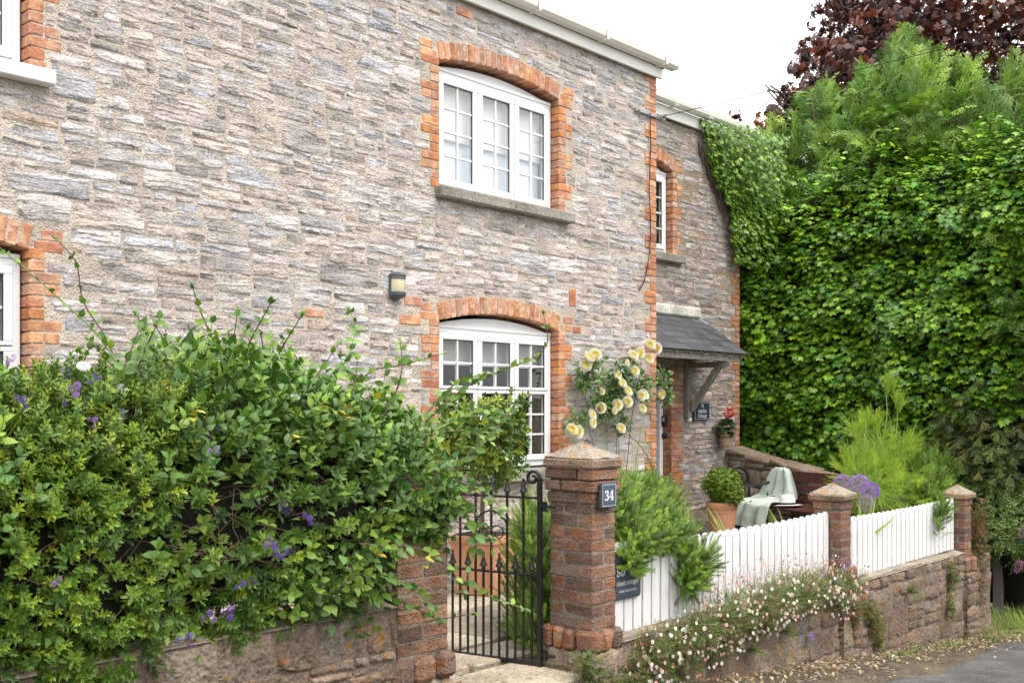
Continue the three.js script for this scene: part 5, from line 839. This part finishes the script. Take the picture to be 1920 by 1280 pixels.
function frond(len, pairs, w = 1) { // one flat feathery spray
  const pos = [], idx = []; const at = (t) => V(0, len * t * (1 - .12 * t), -len * .32 * t * t);
  const strip = (a, b, q0) => { const s = b.clone().sub(a), q = V(-s.y, s.x, 0).normalize().multiplyScalar(q0 * w), k = pos.length / 3; for (const v of [a.clone().add(q), a.clone().sub(q), b]) pos.push(v.x, v.y, v.z); idx.push(k, k + 1, k + 2); };
  strip(at(0), at(1), .006);
  for (let i = 0; i < pairs; i++) for (const s of [-1, 1]) { const t = (i + .5 + s * .2) / pairs, a = at(t), L = len * .42 * Math.sin(Math.PI * (.15 + .8 * (1 - t))) * R(.8, 1.2), b = a.clone().add(V(s * L * .75, L * .75, -L * .3 + R(-.01, .01))); strip(a, b, .008); for (const r of [-1, 1]) { const c = a.clone().lerp(b, .45), e = c.clone().add(V((s * .75 + r * .5) * L * .45, (.75 + .4 * (r * s < 0 ? 1 : -.6)) * L * .45, -L * .1)); strip(c, e, .007); } }
  return geom(pos, idx);
}
function branchlet(L, n) { // sprays in tiers along a nodding shoot
  const list = [], f = [frond(.22, 4, 1.15), frond(.19, 4, 1.15)], at = (t) => V(0, L * t * (1 - .15 * t), -L * .35 * t * t);
  for (let i = 0; i < n; i++) { const t = (i + .5) / n, s = i % 2 ? 1 : -1, g = f[i % 2].clone(); g.applyMatrix4(orient(at(t), V(s * R(.5, 1), R(.5, .9), R(-.5, .2)), V(R(-.3, .3), R(-.2, .4), 1), mix(1.15, .7, t) * R(.8, 1.15))); list.push(g); }
  const e = f[0].clone(); e.applyMatrix4(orient(at(.85), V(0, .8, -.5), V(0, .5, 1), .9)); list.push(e, tube([at(0), at(.5), at(.95)], .006, .003, 4, 3));
  return merge(list);
}
const frG = [branchlet(.5, 9), branchlet(.42, 8)], spCon = species([[.24, .4, .06], [.18, .33, .055], [.32, .48, .07], [.13, .25, .05]], { roughness: .6, transmission: .22 }), spConDark = species([[.15, .23, .05], [.11, .18, .045], [.2, .26, .05], [.24, .24, .06]], { roughness: .7 });
const mLeader = std({ color: C3(.34, .22, .14) });
function conifer(label, tips, extra, n, sp = spCon, group) {
  const o = thing('conifer', label, 'conifer tree', [0, 0, 0], group), it = [[], []];
  for (const [x, y, z, r, h] of tips) {
    add('trunk', tube([V(x + gauss() * .1, -1, z), V(x, y - h * .5, z), V(x + .05, y - .1, z)], .12, .012, 7), mBark, o);
    const m = Math.round(n * r * h / tips.reduce((a, t) => a + t[3] * t[4], 0));
    for (let i = 0; i < m; i++) { const t = rnd() ** .8, a = R(0, 6.283), rr = r * Math.pow(t, .85) * (.55 + .5 * Math.sqrt(rnd())) * (1 + .5 * (fbm(a * 1.2 + x, t * 5, 800) - .5)), p = V(x + Math.cos(a) * rr, y - h * t - .08, z + Math.sin(a) * rr); if (fbm(a * 2.4 + x, t * 5 + z, 811, 1e4, 1e4, 2) < .4) continue; const d = V(Math.cos(a) * mix(.35, 1, t), mix(1.1, .25, t), Math.sin(a) * mix(.35, 1, t)); pick(it).push({ m: orient(p, jig(d, .3), jig(V(Math.cos(a) * .8, .7, Math.sin(a) * .8), .45), R(.6, 1.25)), c: R(.75, 1.35) }); }
    for (let i = 0; i < 7; i++) { const a = R(0, 6.283), q = R(.15, .6) * r, b = y - h * R(.02, .35); add('leader', tube([V(x, b - .5, z), V(x + Math.cos(a) * q * .7, b - .1, z + Math.sin(a) * q * .7), V(x + Math.cos(a) * q, b + R(.15, .45), z + Math.sin(a) * q)], .014, .004, 5), mLeader, o); for (let k = 0; k < 9; k++) { const w = R(0, 6.283); pick(it).push({ m: orient(V(x + Math.cos(a) * q * mix(.8, 1, k / 9), b + k * .045, z + Math.sin(a) * q * mix(.8, 1, k / 9)), V(Math.cos(w), .8, Math.sin(w)), jig(up, .3), R(.3, .65)), c: 1.1 }); } }
  }
  for (const e of extra) inLumps([e], e[6] ?? 200, .5, (p, nr) => pick(it).push({ m: orient(p, jig(V(-.7, .15, .3).add(nr.clone().multiplyScalar(.5)), .3), jig(up, .45), R(.5, 1)), c: R(.75, 1.4) }));
  it.forEach((l, i) => cloud(o, 'spray', 'foliage', frG[i], sp, l, 0));
  return o;
}
conifer('tallest feathery green conifer rising above the ivy, in front of the copper maple', [[15.3, 6.7, -6.15, 1.15, 2.1], [15.5, 6.3, -5.5, .8, 1.5], [15.2, 6.3, -6.7, .75, 1.4]], [[14.9, 5.6, -6, .4, .3, .8, 90]], 900);
conifer('shorter feathery conifer above the ivy next to the cottage roof', [[15.2, 6.2, -7.4, .9, 1.7], [15.0, 5.75, -8.1, .8, 1.5], [14.7, 5.25, -8.5, .7, 1.2]], [[14.6, 4.9, -8.2, .4, .35, .4, 70]], 760);
conifer('pale green conifer at the right edge with drooping sprays over the ivy', [[15.0, 6.0, -4.6, 1.0, 2.4], [14.6, 5.6, -3.6, 1.0, 3]], [[13.75, 3.5, -3.6, .25, 1.5, .35, 130], [13.8, 2.2, -3.55, .25, .9, .35, 80]], 800);
conifer('dark trimmed conifer hedge below the ivy, behind the slim far pier', [[14.6, 2.4, -4.4, .7, 2.4]], [[13.9, .95, -4.5, .45, .85, .8, 520]], 60, spConDark);
{
  const o = thing('copper_maple', 'big copper maple with dark purple red leaves behind the conifers', 'maple tree'), lf = outlineLeaf(maplePts, .1, .18), sp = species([[.14, .034, .016], [.085, .022, .016], [.21, .055, .016], [.05, .02, .02]], { roughness: .5, transmission: .42 });
  const cl = []; for (let i = 0; i < 8; i++) { const g = lf.clone(), p = V(gauss() * .16, gauss() * .1, gauss() * .16); g.applyMatrix4(orient(p, jig(V(p.x * 4, -.35, p.z * 4), .4), jig(up, .35), R(.75, 1.15))); cl.push(g); } const G = merge(cl), it = [];
  const lm = [[20.98, 8.9, -6.66, 2.6], [19.04, 8.35, -7.31, 1.9], [17.98, 7.71, -7.73, 1.3], [17.04, 7.18, -8.02, .95, .7, .9], [16.18, 6.63, -8.22, .65, .45, .6], [20.45, 10.2, -7.25, 2.4], [20.06, 7.11, -6.18, 1.5], [18.4, 8.91, -8.01, 1.2], [15.38, 6.19, -8.36, .4, .28, .4], [15.85, 7.11, -8.29, .17, .1, .17], [15.5, 6.82, -8.52, .12, .07, .12], [18.78, 9.48, -7.59, 1.6], [17.43, 6.73, -7.59, .9], [21.52, 8.3, -6.07, 2.2], [15.6, 5.5, -8.4, .35, .3, .35], [16.5, 7.6, -8.2, .35, .25, .35], [22.5, 8, -8, 2.4], [21, 7, -9, 2.4]];
  inLumps(lm, 7400, .75, (p, n) => it.push({ m: orient(p, jig(n.clone().add(V(0, .25, 0)), .5), jig(up, .5), R(.8, 1.2)) })); cloud(o, 'leaf_cluster', 'foliage', G, sp, it, 0);
  add('trunk', tube([V(20.6, -1.5, -7.6), V(20.5, 3, -7.5), V(20.3, 6.5, -7.3)], .32, .16, 10), mBark, o);
  add('branch', twigs(46, () => { const l = pick(lm); return [V(20.4, R(4, 7), -7.4), V(l[0] + gauss() * l[3] * .5, l[1] + gauss() * l[3] * .5, l[2] + gauss() * l[3] * .5)]; }, .03), mBark, o);
  const w = thing('copper_sapling', 'small copper leaved twig sticking up behind the wing gutter', 'sapling'), it2 = []; inLumps([[13.5, 5.55, -7.9, .2, .2, .2], [13.6, 5.85, -8, .12, .12, .12], [13.75, 5.3, -7.8, .15, .2, .15], [13.45, 5.0, -7.7, .14, .3, .14]], 26, .9, (p, n) => it2.push({ m: orient(p, jig(n, .5), jig(up, .5), R(.5, .8)) })); cloud(w, 'leaf_cluster', 'foliage', G, sp, it2, 0); add('twig', twigs(8, () => [V(13.6, 4.4, -7.9), V(13.55 + gauss() * .15, 5.6 + gauss() * .25, -7.9)], .006), mTwig, w);
}

// ---------- fennel, alliums, strap leaves behind the second fence ----------
{
  const o = thing('fennel', 'feathery bright green fennel clump behind the second picket fence', 'fennel'), list = [];
  const hair = (a, d, L, w, lv) => { const b = a.clone().addScaledVector(d, L), s = d.clone().cross(jig(up, .5)).normalize().multiplyScalar(w), k = geom([a.x - s.x, a.y - s.y, a.z - s.z, a.x + s.x, a.y + s.y, a.z + s.z, b.x, b.y, b.z], [0, 1, 2]); list.push(k); if (lv > 0) for (let i = 0; i < 4; i++) hair(a.clone().lerp(b, R(.25, 1)), jig(d, .55).normalize(), L * .55, w * .8, lv - 1); };
  for (let i = 0; i < 3; i++) hair(V(), jig(V(0, 1, 0), .3).normalize(), .13, .003, 2);
  const G = merge(list), sp = species([[.33, .52, .035], [.26, .44, .035], [.42, .58, .04]], { roughness: .8, transmission: .35 }), it = [], lm = [[11.1, .9, -4.75, .6, .36, .42], [11.35, 1.18, -4.85, .34, .22, .3], [10.6, .85, -4.6, .45, .3, .3], [11.6, .95, -4.75, .4, .33, .3], [11.2, .72, -4.35, .7, .16, .2], [10.3, .95, -4.6, .3, .2, .25], [10.85, 1.25, -4.75, .22, .16, .2]];
  inLumps(lm, 800, .9, (p, n) => it.push({ m: orient(p, jig(n.clone().add(V(0, .25, 0)), .55), jig(V(0, 0, 1), .5), R(.6, 1.15)) })); cloud(o, 'plume', 'foliage', G, sp, it, 0);
  for (const s of [[10.9, .2, 10.5, .9, 10.4, 1.25, 10.28, 1.35], [10.7, .2, 10.62, 1.0, 10.55, 1.3, 10.62, 1.42], [11.1, .2, 11.05, 1.1, 11.1, 1.55, 11.12, 1.78], [11.2, .2, 11.35, 1.1, 11.45, 1.6], [11, .2, 10.85, 1.0, 10.8, 1.45], [11.3, .2, 11.6, .9, 11.75, 1.2], [10.8, .2, 10.35, .8, 10.2, 1.05]]) { const p = []; for (let k = 0; k < s.length; k += 2) p.push(V(s[k], s[k + 1], -4.7 + R(-.05, .05))); add('stem', tube(p, .009, .004, 6), mStemGreen, o); const e = p[p.length - 1]; const tops = []; for (let i = 0; i < 14; i++) tops.push({ m: orient(jig(e, .06), jig(V(0, 1, 0), .6), V(0, 0, 1), R(.7, 1.2)) }); cloud(o, 'plume', 'foliage', G, sp, tops, 0); }
}
{
  const star = leafGeo(.02, .005, { n: 2, fold: .3 }), head = (r, n) => { const l = []; for (let i = 0; i < n; i++) { const y = 1 - 2 * (i + .5) / n, a = i * 2.39996, q = Math.sqrt(1 - y * y), d = V(Math.cos(a) * q, y, Math.sin(a) * q); for (let k = 0; k < 4; k++) { const g = star.clone(); g.applyMatrix4(orient(d.clone().multiplyScalar(r * R(.82, .95)), jig(d, .75), d, R(.8, 1.1))); l.push(g); } } return merge(l); };
  const H = head(.062, 190), st = merge(Array.from({ length: 60 }, () => { const d = V(gauss(), gauss(), gauss()).normalize(); return tube([V(), d.multiplyScalar(.056)], .0012, .0012, 3, 0, false); }));
  const al = [[9.39, .935, -4.4, 'purple allium globe behind the mossy pier cap, leftmost of the four', [.42, .26, .55], 1.15], [9.5, .925, -4.28, 'large purple allium globe just right of the mossy pier cap', [.45, .28, .6], 1.3], [9.85, .835, -4.33, 'brightest purple allium globe, standing alone above the second fence', [.36, .15, .6], 1.3], [9.62, .735, -4.27, 'faded brownish pink allium globe, lowest of the four', [.46, .33, .45], 1.2]];
  for (const [x, y, z, l, c, s] of al) { const o = thing('allium', l, 'allium', [x, .05, z], 'allium globes above the second picket fence'), m = add('flower_head', H, leafMat(C3(...c), { roughness: .8 }), o); m.position.set(0, y - .05, 0); m.scale.setScalar(s); m.rotation.y = x * 9; const k = add('florets_stalks', st, mStemGreen, o); k.position.copy(m.position); add('stalk', tube([V(R(-.04, .04), 0, 0), V(0, (y - .05) * .5, 0), V(0, y - .11, 0)], .006, .005, 6), mStemGreen, o); }
}
const blade = (l, w) => leafGeo(l, w, { n: 7, fold: .35, curl: .55, shape: (t) => Math.pow(1 - t, .6) * .95 + .05 });
function tuft(name, label, cat, x, y, z, n, l, w, sp, lean = V(0, 1, .3), spread = .5, group) { const o = thing(name, label, cat, [x, y, z], group), it = []; for (let i = 0; i < n; i++) it.push({ m: orient(V(gauss() * .03, 0, gauss() * .02), jig(lean, spread), jig(V(0, .3, 1), .3), R(.6, 1.15)) }); cloud(o, 'blade', 'blades', blade(l, w), sp, it, n > 14 ? 0 : n); return o; }
const spGrass = species([[.26, .4, .04], [.34, .46, .05], [.18, .3, .04]], { roughness: .55 }), spFern = species([[.14, .22, .03], [.2, .24, .05], [.1, .16, .03]]);
tuft('strap_leaves', 'yellow green strap leaves leaning over the near end of the second fence', 'iris', 9.05, .42, -4.12, 15, .52, .028, spGrass, V(.5, .95, .55), .32);
tuft('grass_blades', 'thin pale grass blades poking up behind the first fence below the bench', 'grass tuft', 7.9, .45, -4.2, 12, .42, .012, spGrass, V(0, 1, 0), .25);
tuft('grass_blades', 'short pale grass blades below the scarf behind the first fence', 'grass tuft', 7.1, .5, -4.25, 9, .4, .012, spGrass, V(0, 1, 0), .2);

// ---------- daisies and other plants on the garden wall ----------
{
  const o = thing('daisy_plant', 'sprawling pink and white daisies trailing over the stone wall under the first fence', 'daisies'), tn = leafGeo(.032, .006, { n: 2, fold: .2 }), sg = sprig(tn, { nodes: 4, per: 3, len: .06, open: 1.2, tip: .5, stem: .001, twist: .8 }), sp = species([[.16, .25, .04], [.21, .28, .06], [.12, .18, .035], [.24, .16, .07]]), it = [];
  const lm = [[5.55, .1, -3.8, .22, .1, .09], [5.95, .14, -3.78, .26, .12, .1], [6.35, .18, -3.77, .28, .13, .11], [6.8, .2, -3.76, .3, .14, .12], [7.2, .22, -3.76, .28, .14, .12], [7.6, .21, -3.78, .24, .12, .1], [8.0, .19, -3.8, .22, .1, .08], [8.35, .16, -3.81, .14, .1, .07], [5.4, -.05, -3.82, .2, .18, .07], [5.8, -.02, -3.82, .24, .12, .07], [6.3, .0, -3.83, .24, .1, .06], [5.45, -.25, -3.83, .12, .18, .06], [6.9, .06, -3.84, .28, .08, .05], [8.2, .03, -3.85, .18, .1, .04]];
  lm.forEach((l, i) => { if (i < 8) { l[1] += .025; l[4] += .02; } }); inLumps(lm, 3100, .8, (p, n) => it.push({ m: orient(p, jig(n.clone().add(V(0, .4, .3)), .5), jig(V(0, .5, 1), .5), R(.7, 1.3)) })); cloud(o, 'sprig', 'foliage', sg, sp, it, 0);
  const pet = leafGeo(.0095, .0043, { n: 2, fold: .1, curl: .1, shape: (t) => .5 + .5 * Math.sin(Math.PI * t) }), fl = (col, open) => { const l = []; for (let i = 0; i < 13; i++) { const a = i / 13 * 6.283, g = pet.clone(); g.applyMatrix4(orient(V(Math.cos(a) * .003, .001, Math.sin(a) * .003), V(Math.cos(a), open, Math.sin(a)), V(-Math.cos(a) * open, 1, -Math.sin(a) * open), 1)); paint(g, col); l.push(g); } const e = new THREE.SphereGeometry(.0048, 8, 5); e.scale(1, .55, 1); e.translate(0, .002, 0); l.push(paint(e, [.75, .52, .05])); return merge(l); };
  const kinds = [[fl([.93, .92, .9], .12), 420], [fl([.85, .46, .55], .3), 240], [fl([.5, .1, .2], 1.6), 150]], mF = leafMat(0xffffff, { vertexColors: true, transmission: .15 });
  kinds.forEach(([g, n], q) => { const M = []; inLumps(lm, n, .12, (p, nr) => { p.addScaledVector(nr, .03); if (p.z < -3.86) p.z = -3.8; if (q && p.x < 5.9 && rnd() < .6) return; M.push(orient(p.add(V(0, q === 2 ? R(0, .08) : .01, .02)), jig(V(0, .2, 0), .4).add(V(0, -.1, 1)).cross(V(1, 0, 0)), jig(V(-.25, .5, .9), .35), R(.8, 1.15))); });
    for (let i = 0; i < n * .35; i++) { const x = R(6.1, 8.2), h = R(.3, .56) - .1 * Math.abs(x - 7); M.push(orient(V(x, h, -3.86 + R(-.05, .12)), jig(V(0, 1, 0), .5), jig(V(0, .2, 1), .5), R(.7, 1))); }
    const im = new THREE.InstancedMesh(g, mF, M.length), rot = new THREE.Matrix4().makeRotationX(Math.PI / 2); M.forEach((m, i) => im.setMatrixAt(i, m.multiply(rot))); im.name = ['white_daisies', 'pink_daisies', 'daisy_buds'][q]; o.add(im); tag(im, null, null, null, 'stuff'); });
  add('stems', twigs(220, () => { const x = R(6.0, 8.3), h = R(.36, .6) - .07 * Math.abs(x - 7); return [V(x + gauss() * .06, .25, -3.83), V(x, h, -3.86 + R(-.04, .1))]; }, .0011), std({ color: C3(.25, .14, .1) }), o, null, 'stuff');
}
{ // bellflowers, sedum mats, ferns in the joints
  const bell = (() => { const l = [], p = leafGeo(.02, .01, { n: 2 }); for (let i = 0; i < 5; i++) { const a = i / 5 * 6.283, g = p.clone(); g.applyMatrix4(orient(V(), V(Math.cos(a), .5, Math.sin(a)), V(-Math.cos(a), 1, -Math.sin(a)), 1)); l.push(g); } return merge(l); })(), mBell = leafMat(C3(.2, .12, .55));
  [['violet bellflowers in a wall joint under the mossy pier', 8.0, .22, -3.82, 12], ['violet bellflower sprig low on the wall below the first fence', 7.6, -.13, -3.85, 9], ['violet bellflowers at the foot of the first fence near the mossy pier', 8.25, .3, -3.86, 8]].forEach(([l, x, y, z, n]) => { const o = thing('bellflower', l, 'bellflower', [x, y, z]); for (let i = 0; i < n; i++) { const m = add('flower', bell, mBell, o); m.position.set(gauss() * .1, gauss() * .07, R(0, .04)); m.rotation.set(R(.5, 1.8), R(0, 6), 0); m.scale.setScalar(R(.9, 1.3)); } add('stems', twigs(10, () => [V(gauss() * .05, -.1, -.02), V(gauss() * .09, gauss() * .06, .02)], .0012), mStemGreen, o); });
  const tiny = leafGeo(.018, .013, { n: 2, fold: .2 }), tg = sprig(tiny, { nodes: 3, per: 3, len: .03, open: 1.2, tip: .5, stem: .0008 }), mat3 = [['yellow green trailing plant hanging down the wall below the second fence', [[8.75, -.1, -3.84, .1, .1, .05], [8.85, -.22, -3.84, .12, .12, .05], [8.92, -.38, -3.84, .06, .12, .04]], [[.24, .24, .05], [.18, .2, .04], [.3, .26, .06]], 340], ['small creeper with reddish leaves climbing the slim far pier', [[11.4, .5, -3.84, .08, .25, .08], [11.43, .15, -3.84, .1, .25, .08], [11.55, .3, -3.9, .12, .25, .1], [11.4, -.2, -3.84, .06, .25, .06]], [[.24, .18, .06], [.14, .2, .04], [.3, .14, .07]], 620], ['tiny white flowered creeper at the foot of the tall gate pier', [[4.86, .13, -3.84, .1, .09, .05], [4.92, .02, -3.82, .08, .12, .05]], [[.16, .22, .05], [.2, .26, .07], [.3, .3, .2]], 240], ['green creeper at the base of the wall below the tall pier', [[5.15, -.05, -3.8, .13, .12, .06], [5.2, -.22, -3.8, .12, .12, .06]], [[.14, .2, .05], [.2, .22, .05]], 300], ['green trailing weed on the wall under the far end of the second fence', [[10.62, -.02, -3.84, .05, .18, .04], [10.58, -.3, -3.84, .05, .13, .04]], [[.14, .22, .04], [.24, .22, .06]], 200], ['small yellow green moss plant on the wall below the mossy pier', [[8.42, -.05, -3.82, .12, .1, .05]], [[.22, .22, .06], [.26, .2, .06]], 140]];
  for (const [l, lm, pal, n] of mat3) { const o = thing('wall_creeper', l, 'creeper'), it = []; inLumps(lm, n, .9, (p, nr) => it.push({ m: orient(p, jig(nr.clone().add(V(0, -.3, .4)), .5), jig(V(0, .4, 1), .4), R(.8, 1.4)) })); cloud(o, 'sprig', 'foliage', tg, species(pal), it, 0); }
  [[6.75, -.1, 'fern tuft in the wall joint below the daisies'], [7.25, -.05, 'small fern tuft in the wall joint, right of the larger one'], [9.6, -.05, 'small grass tuft in the wall joint below the second fence'], [7.6, .1, 'fern tuft in the wall beside the violet bellflowers']].forEach(([x, y, l]) => tuft('wall_fern', l, 'fern', x, y, -3.86, 22, .15, .014, spFern, V(0, .2, 1), .7));
}
// ---------- right edge: neighbour's planting ----------
{
  const o = thing('border_shrub', 'leafy shrub with pink flower spikes beyond the slim far pier', 'shrub'), lf = leafGeo(.06, .022, { n: 3 }), sg = sprig(lf, { nodes: 4, per: 2, len: .14, open: 1.1, tip: .4, stem: .002 }), it = [], sp = species([[.15, .26, .06], [.11, .2, .05], [.2, .32, .06]]);
  const lm = [[12.75, .25, -4.05, .35, .25, .2], [13.3, .4, -4.1, .4, .3, .3], [13.8, .3, -4.2, .45, .35, .3], [14.2, .5, -4.3, .4, .4, .4], [13.7, -.05, -4.0, .5, .25, .3], [14.4, 0, -4.2, .4, .5, .4]]; inLumps(lm, 700, .8, (p, n) => it.push({ m: orient(p, jig(n.clone().add(V(0, .2, 0)), .5), jig(up, .4), R(.8, 1.2)) })); cloud(o, 'leaf_sprig', 'foliage', sg, sp, it, 0);
  const f = spikeFlower(.045, .13, 60), mp = leafMat(C3(.42, .13, .33)); for (const p of [[12.75, .18, -3.85], [13.0, .12, -3.75], [12.6, -.2, -3.85], [13.1, -.25, -3.7]]) { const m = add('flower_spike', f, mp, o); m.position.set(...p); m.rotation.x = .4; }
  const b = thing('blue_delphinium', 'dark blue flowers among the leaves at the right edge', 'flowers'), mb = leafMat(C3(.08, .08, .3)); for (const p of [[14.1, .75, -4.3], [14.25, .68, -4.35]]) { const m = add('flower_spike', f, mb, b); m.position.set(...p); }
  const ps = thing('fence_post', 'weathered grey wooden post among the plants at the right edge', 'post', [14.2, -1.1, -4.55]); add('shaft', cbox(.11, 1.9, .11, .01, [0, .95, 0]), std({ color: C3(.4, .37, .33), map: tWood }), ps); add('top', cbox(.12, .02, .12, .008, [0, 1.91, 0]), std({ color: C3(.42, .4, .36), map: tWood }), ps);
  const rb = thing('stone_stump', 'rough end of a rendered wall beyond the slim far pier', 'wall', [11.37, -1.2, -3.97]); { const rects = layRubble(0, .75, 0, 1.25, oWall); add('mortar_bed', cbox(.75, 1.25, .3, .02, [.375, .625, -.15], .02), mMortarWall, rb); rubble(rb, rects, oWall, mRough, (x, y, z) => V(x, y, z), 20); }
  const spD = species([[.12, .24, .04], [.16, .3, .05], [.09, .18, .035]]); const dk = thing('dock_plant', 'broad leaved dock plant by the lane at the right edge', 'dock'), big = leafGeo(.34, .12, { n: 7, fold: .2, curl: .5 }), di = []; for (let i = 0; i < 22; i++) { const a = R(0, 6.28); di.push({ m: orient(V(12.95 + gauss() * .2, -.98 + R(0, .06), -3.75 + gauss() * .12), V(Math.cos(a), R(.3, 1), Math.sin(a)), jig(up, .3), R(.6, 1.15)) }); } cloud(dk, 'leaf', 'leaves', big, spD, di, 22);
  const gr = []; for (let i = 0; i < 1500; i++) { const x = R(11.3, 14.8), z = R(-4.2, -3.5) + .12 * gauss(); gr.push({ m: orient(V(x, yRoad(x) + .01, z), jig(V(0, 1, .1), .4), jig(V(0, 0, 1), .6), R(.4, 1.2) * (x < 12.3 ? .5 : 1)) }); }
  const g = new THREE.Group(); g.name = 'verge_grass'; scene.add(g); tag(g, 'rough grass at the lane edge beyond the slim far pier', 'grass', null, 'stuff'); cloud(g, 'blade', 'blades', blade(.26, .009), spGrass, gr, 0);
  const wd = []; for (let i = 0; i < 34; i++) { const x = R(8.6, 11.6), z = R(-3.84, -3.62), k = 3 + Math.floor(R(0, 12)); for (let j = 0; j < k; j++) wd.push({ m: orient(V(x + gauss() * .07, yRoad(x) + .01, z + gauss() * .05), jig(V(0, .7, .3), .6), jig(V(0, .6, 1), .5), R(.5, 1.2)) }); }
  const w = new THREE.Group(); w.name = 'verge_weeds'; scene.add(w); tag(w, 'low green weeds along the foot of the wall by the lane', 'weeds', null, 'stuff'); cloud(w, 'leaf', 'leaves', leafGeo(.06, .02, { n: 3 }), species([[.16, .25, .04], [.12, .19, .035], [.24, .28, .06]]), wd, 0);
  const dl = []; for (let i = 0; i < 1500; i++) { const x = R(6, 14), z = -3.84 + Math.abs(gauss()) * .5; dl.push({ m: orient(V(x, yRoad(x) + .03 + R(0, .01), z), V(gauss(), R(-.1, .3), gauss()), jig(up, .35), R(.4, 1.1)) }); }
  const l = new THREE.Group(); l.name = 'dead_leaves'; scene.add(l); tag(l, 'pale dead leaves scattered along the edge of the lane', 'dead leaves', null, 'stuff'); cloud(l, 'leaf', 'leaves', leafGeo(.05, .026, { n: 3, curl: .5 }), species([[.5, .36, .2], [.36, .22, .12], [.6, .48, .32], [.25, .17, .1]]), dl, 0);
}
// ---------- unseen hedge added across the lane to darken the lower window reflections ----------
{
  const o = thing('added_hedge', 'added dark hedge across the lane, out of view, put there to darken the lower window reflections', 'hedge'), pos = [], idx = [], uv = [], xs = range(-14, 48, 90), ts = range(0, 1, 12); xs.forEach((x) => ts.forEach((t) => { const a = t * Math.PI, k = .8 + .4 * fbm(x * .9, t * 5, 900, 1e4, 1e4, 3); pos.push(x, yRoad(x) * .4 + 1.2 + Math.sin(a) * 3.1 * k - 1.6, 4.6 - Math.cos(a) * 1.3 * k); uv.push(x, t * 4); }));
  const n = ts.length; for (let i = 0; i < xs.length - 1; i++) for (let j = 0; j < n - 1; j++) { const a = i * n + j; idx.push(a, a + 1, a + n, a + n, a + 1, a + n + 1); } add('foliage', geom(pos, idx, uv), std({ color: C3(.05, .075, .03), map: tDirt }), o);
}

// ---------- set each thing's origin at its base ----------
{
  const box = new THREE.Box3();
  for (const o of scene.children) {
    if (!o.isGroup || o.position.lengthSq() > 0) continue;
    o.updateMatrixWorld(true); box.makeEmpty(); for (const c of o.children) if (!c.isInstancedMesh) box.expandByObject(c); else { const m = new THREE.Matrix4(), p = V(); for (let i = 0; i < c.count; i += 7) { c.getMatrixAt(i, m); box.expandByPoint(p.setFromMatrixPosition(m)); } }
    if (box.isEmpty()) continue; const b = V((box.min.x + box.max.x) / 2, box.min.y, (box.min.z + box.max.z) / 2);
    for (const c of o.children) c.position.sub(b); o.position.copy(b);
  }
}
renderer.render(scene, camera);
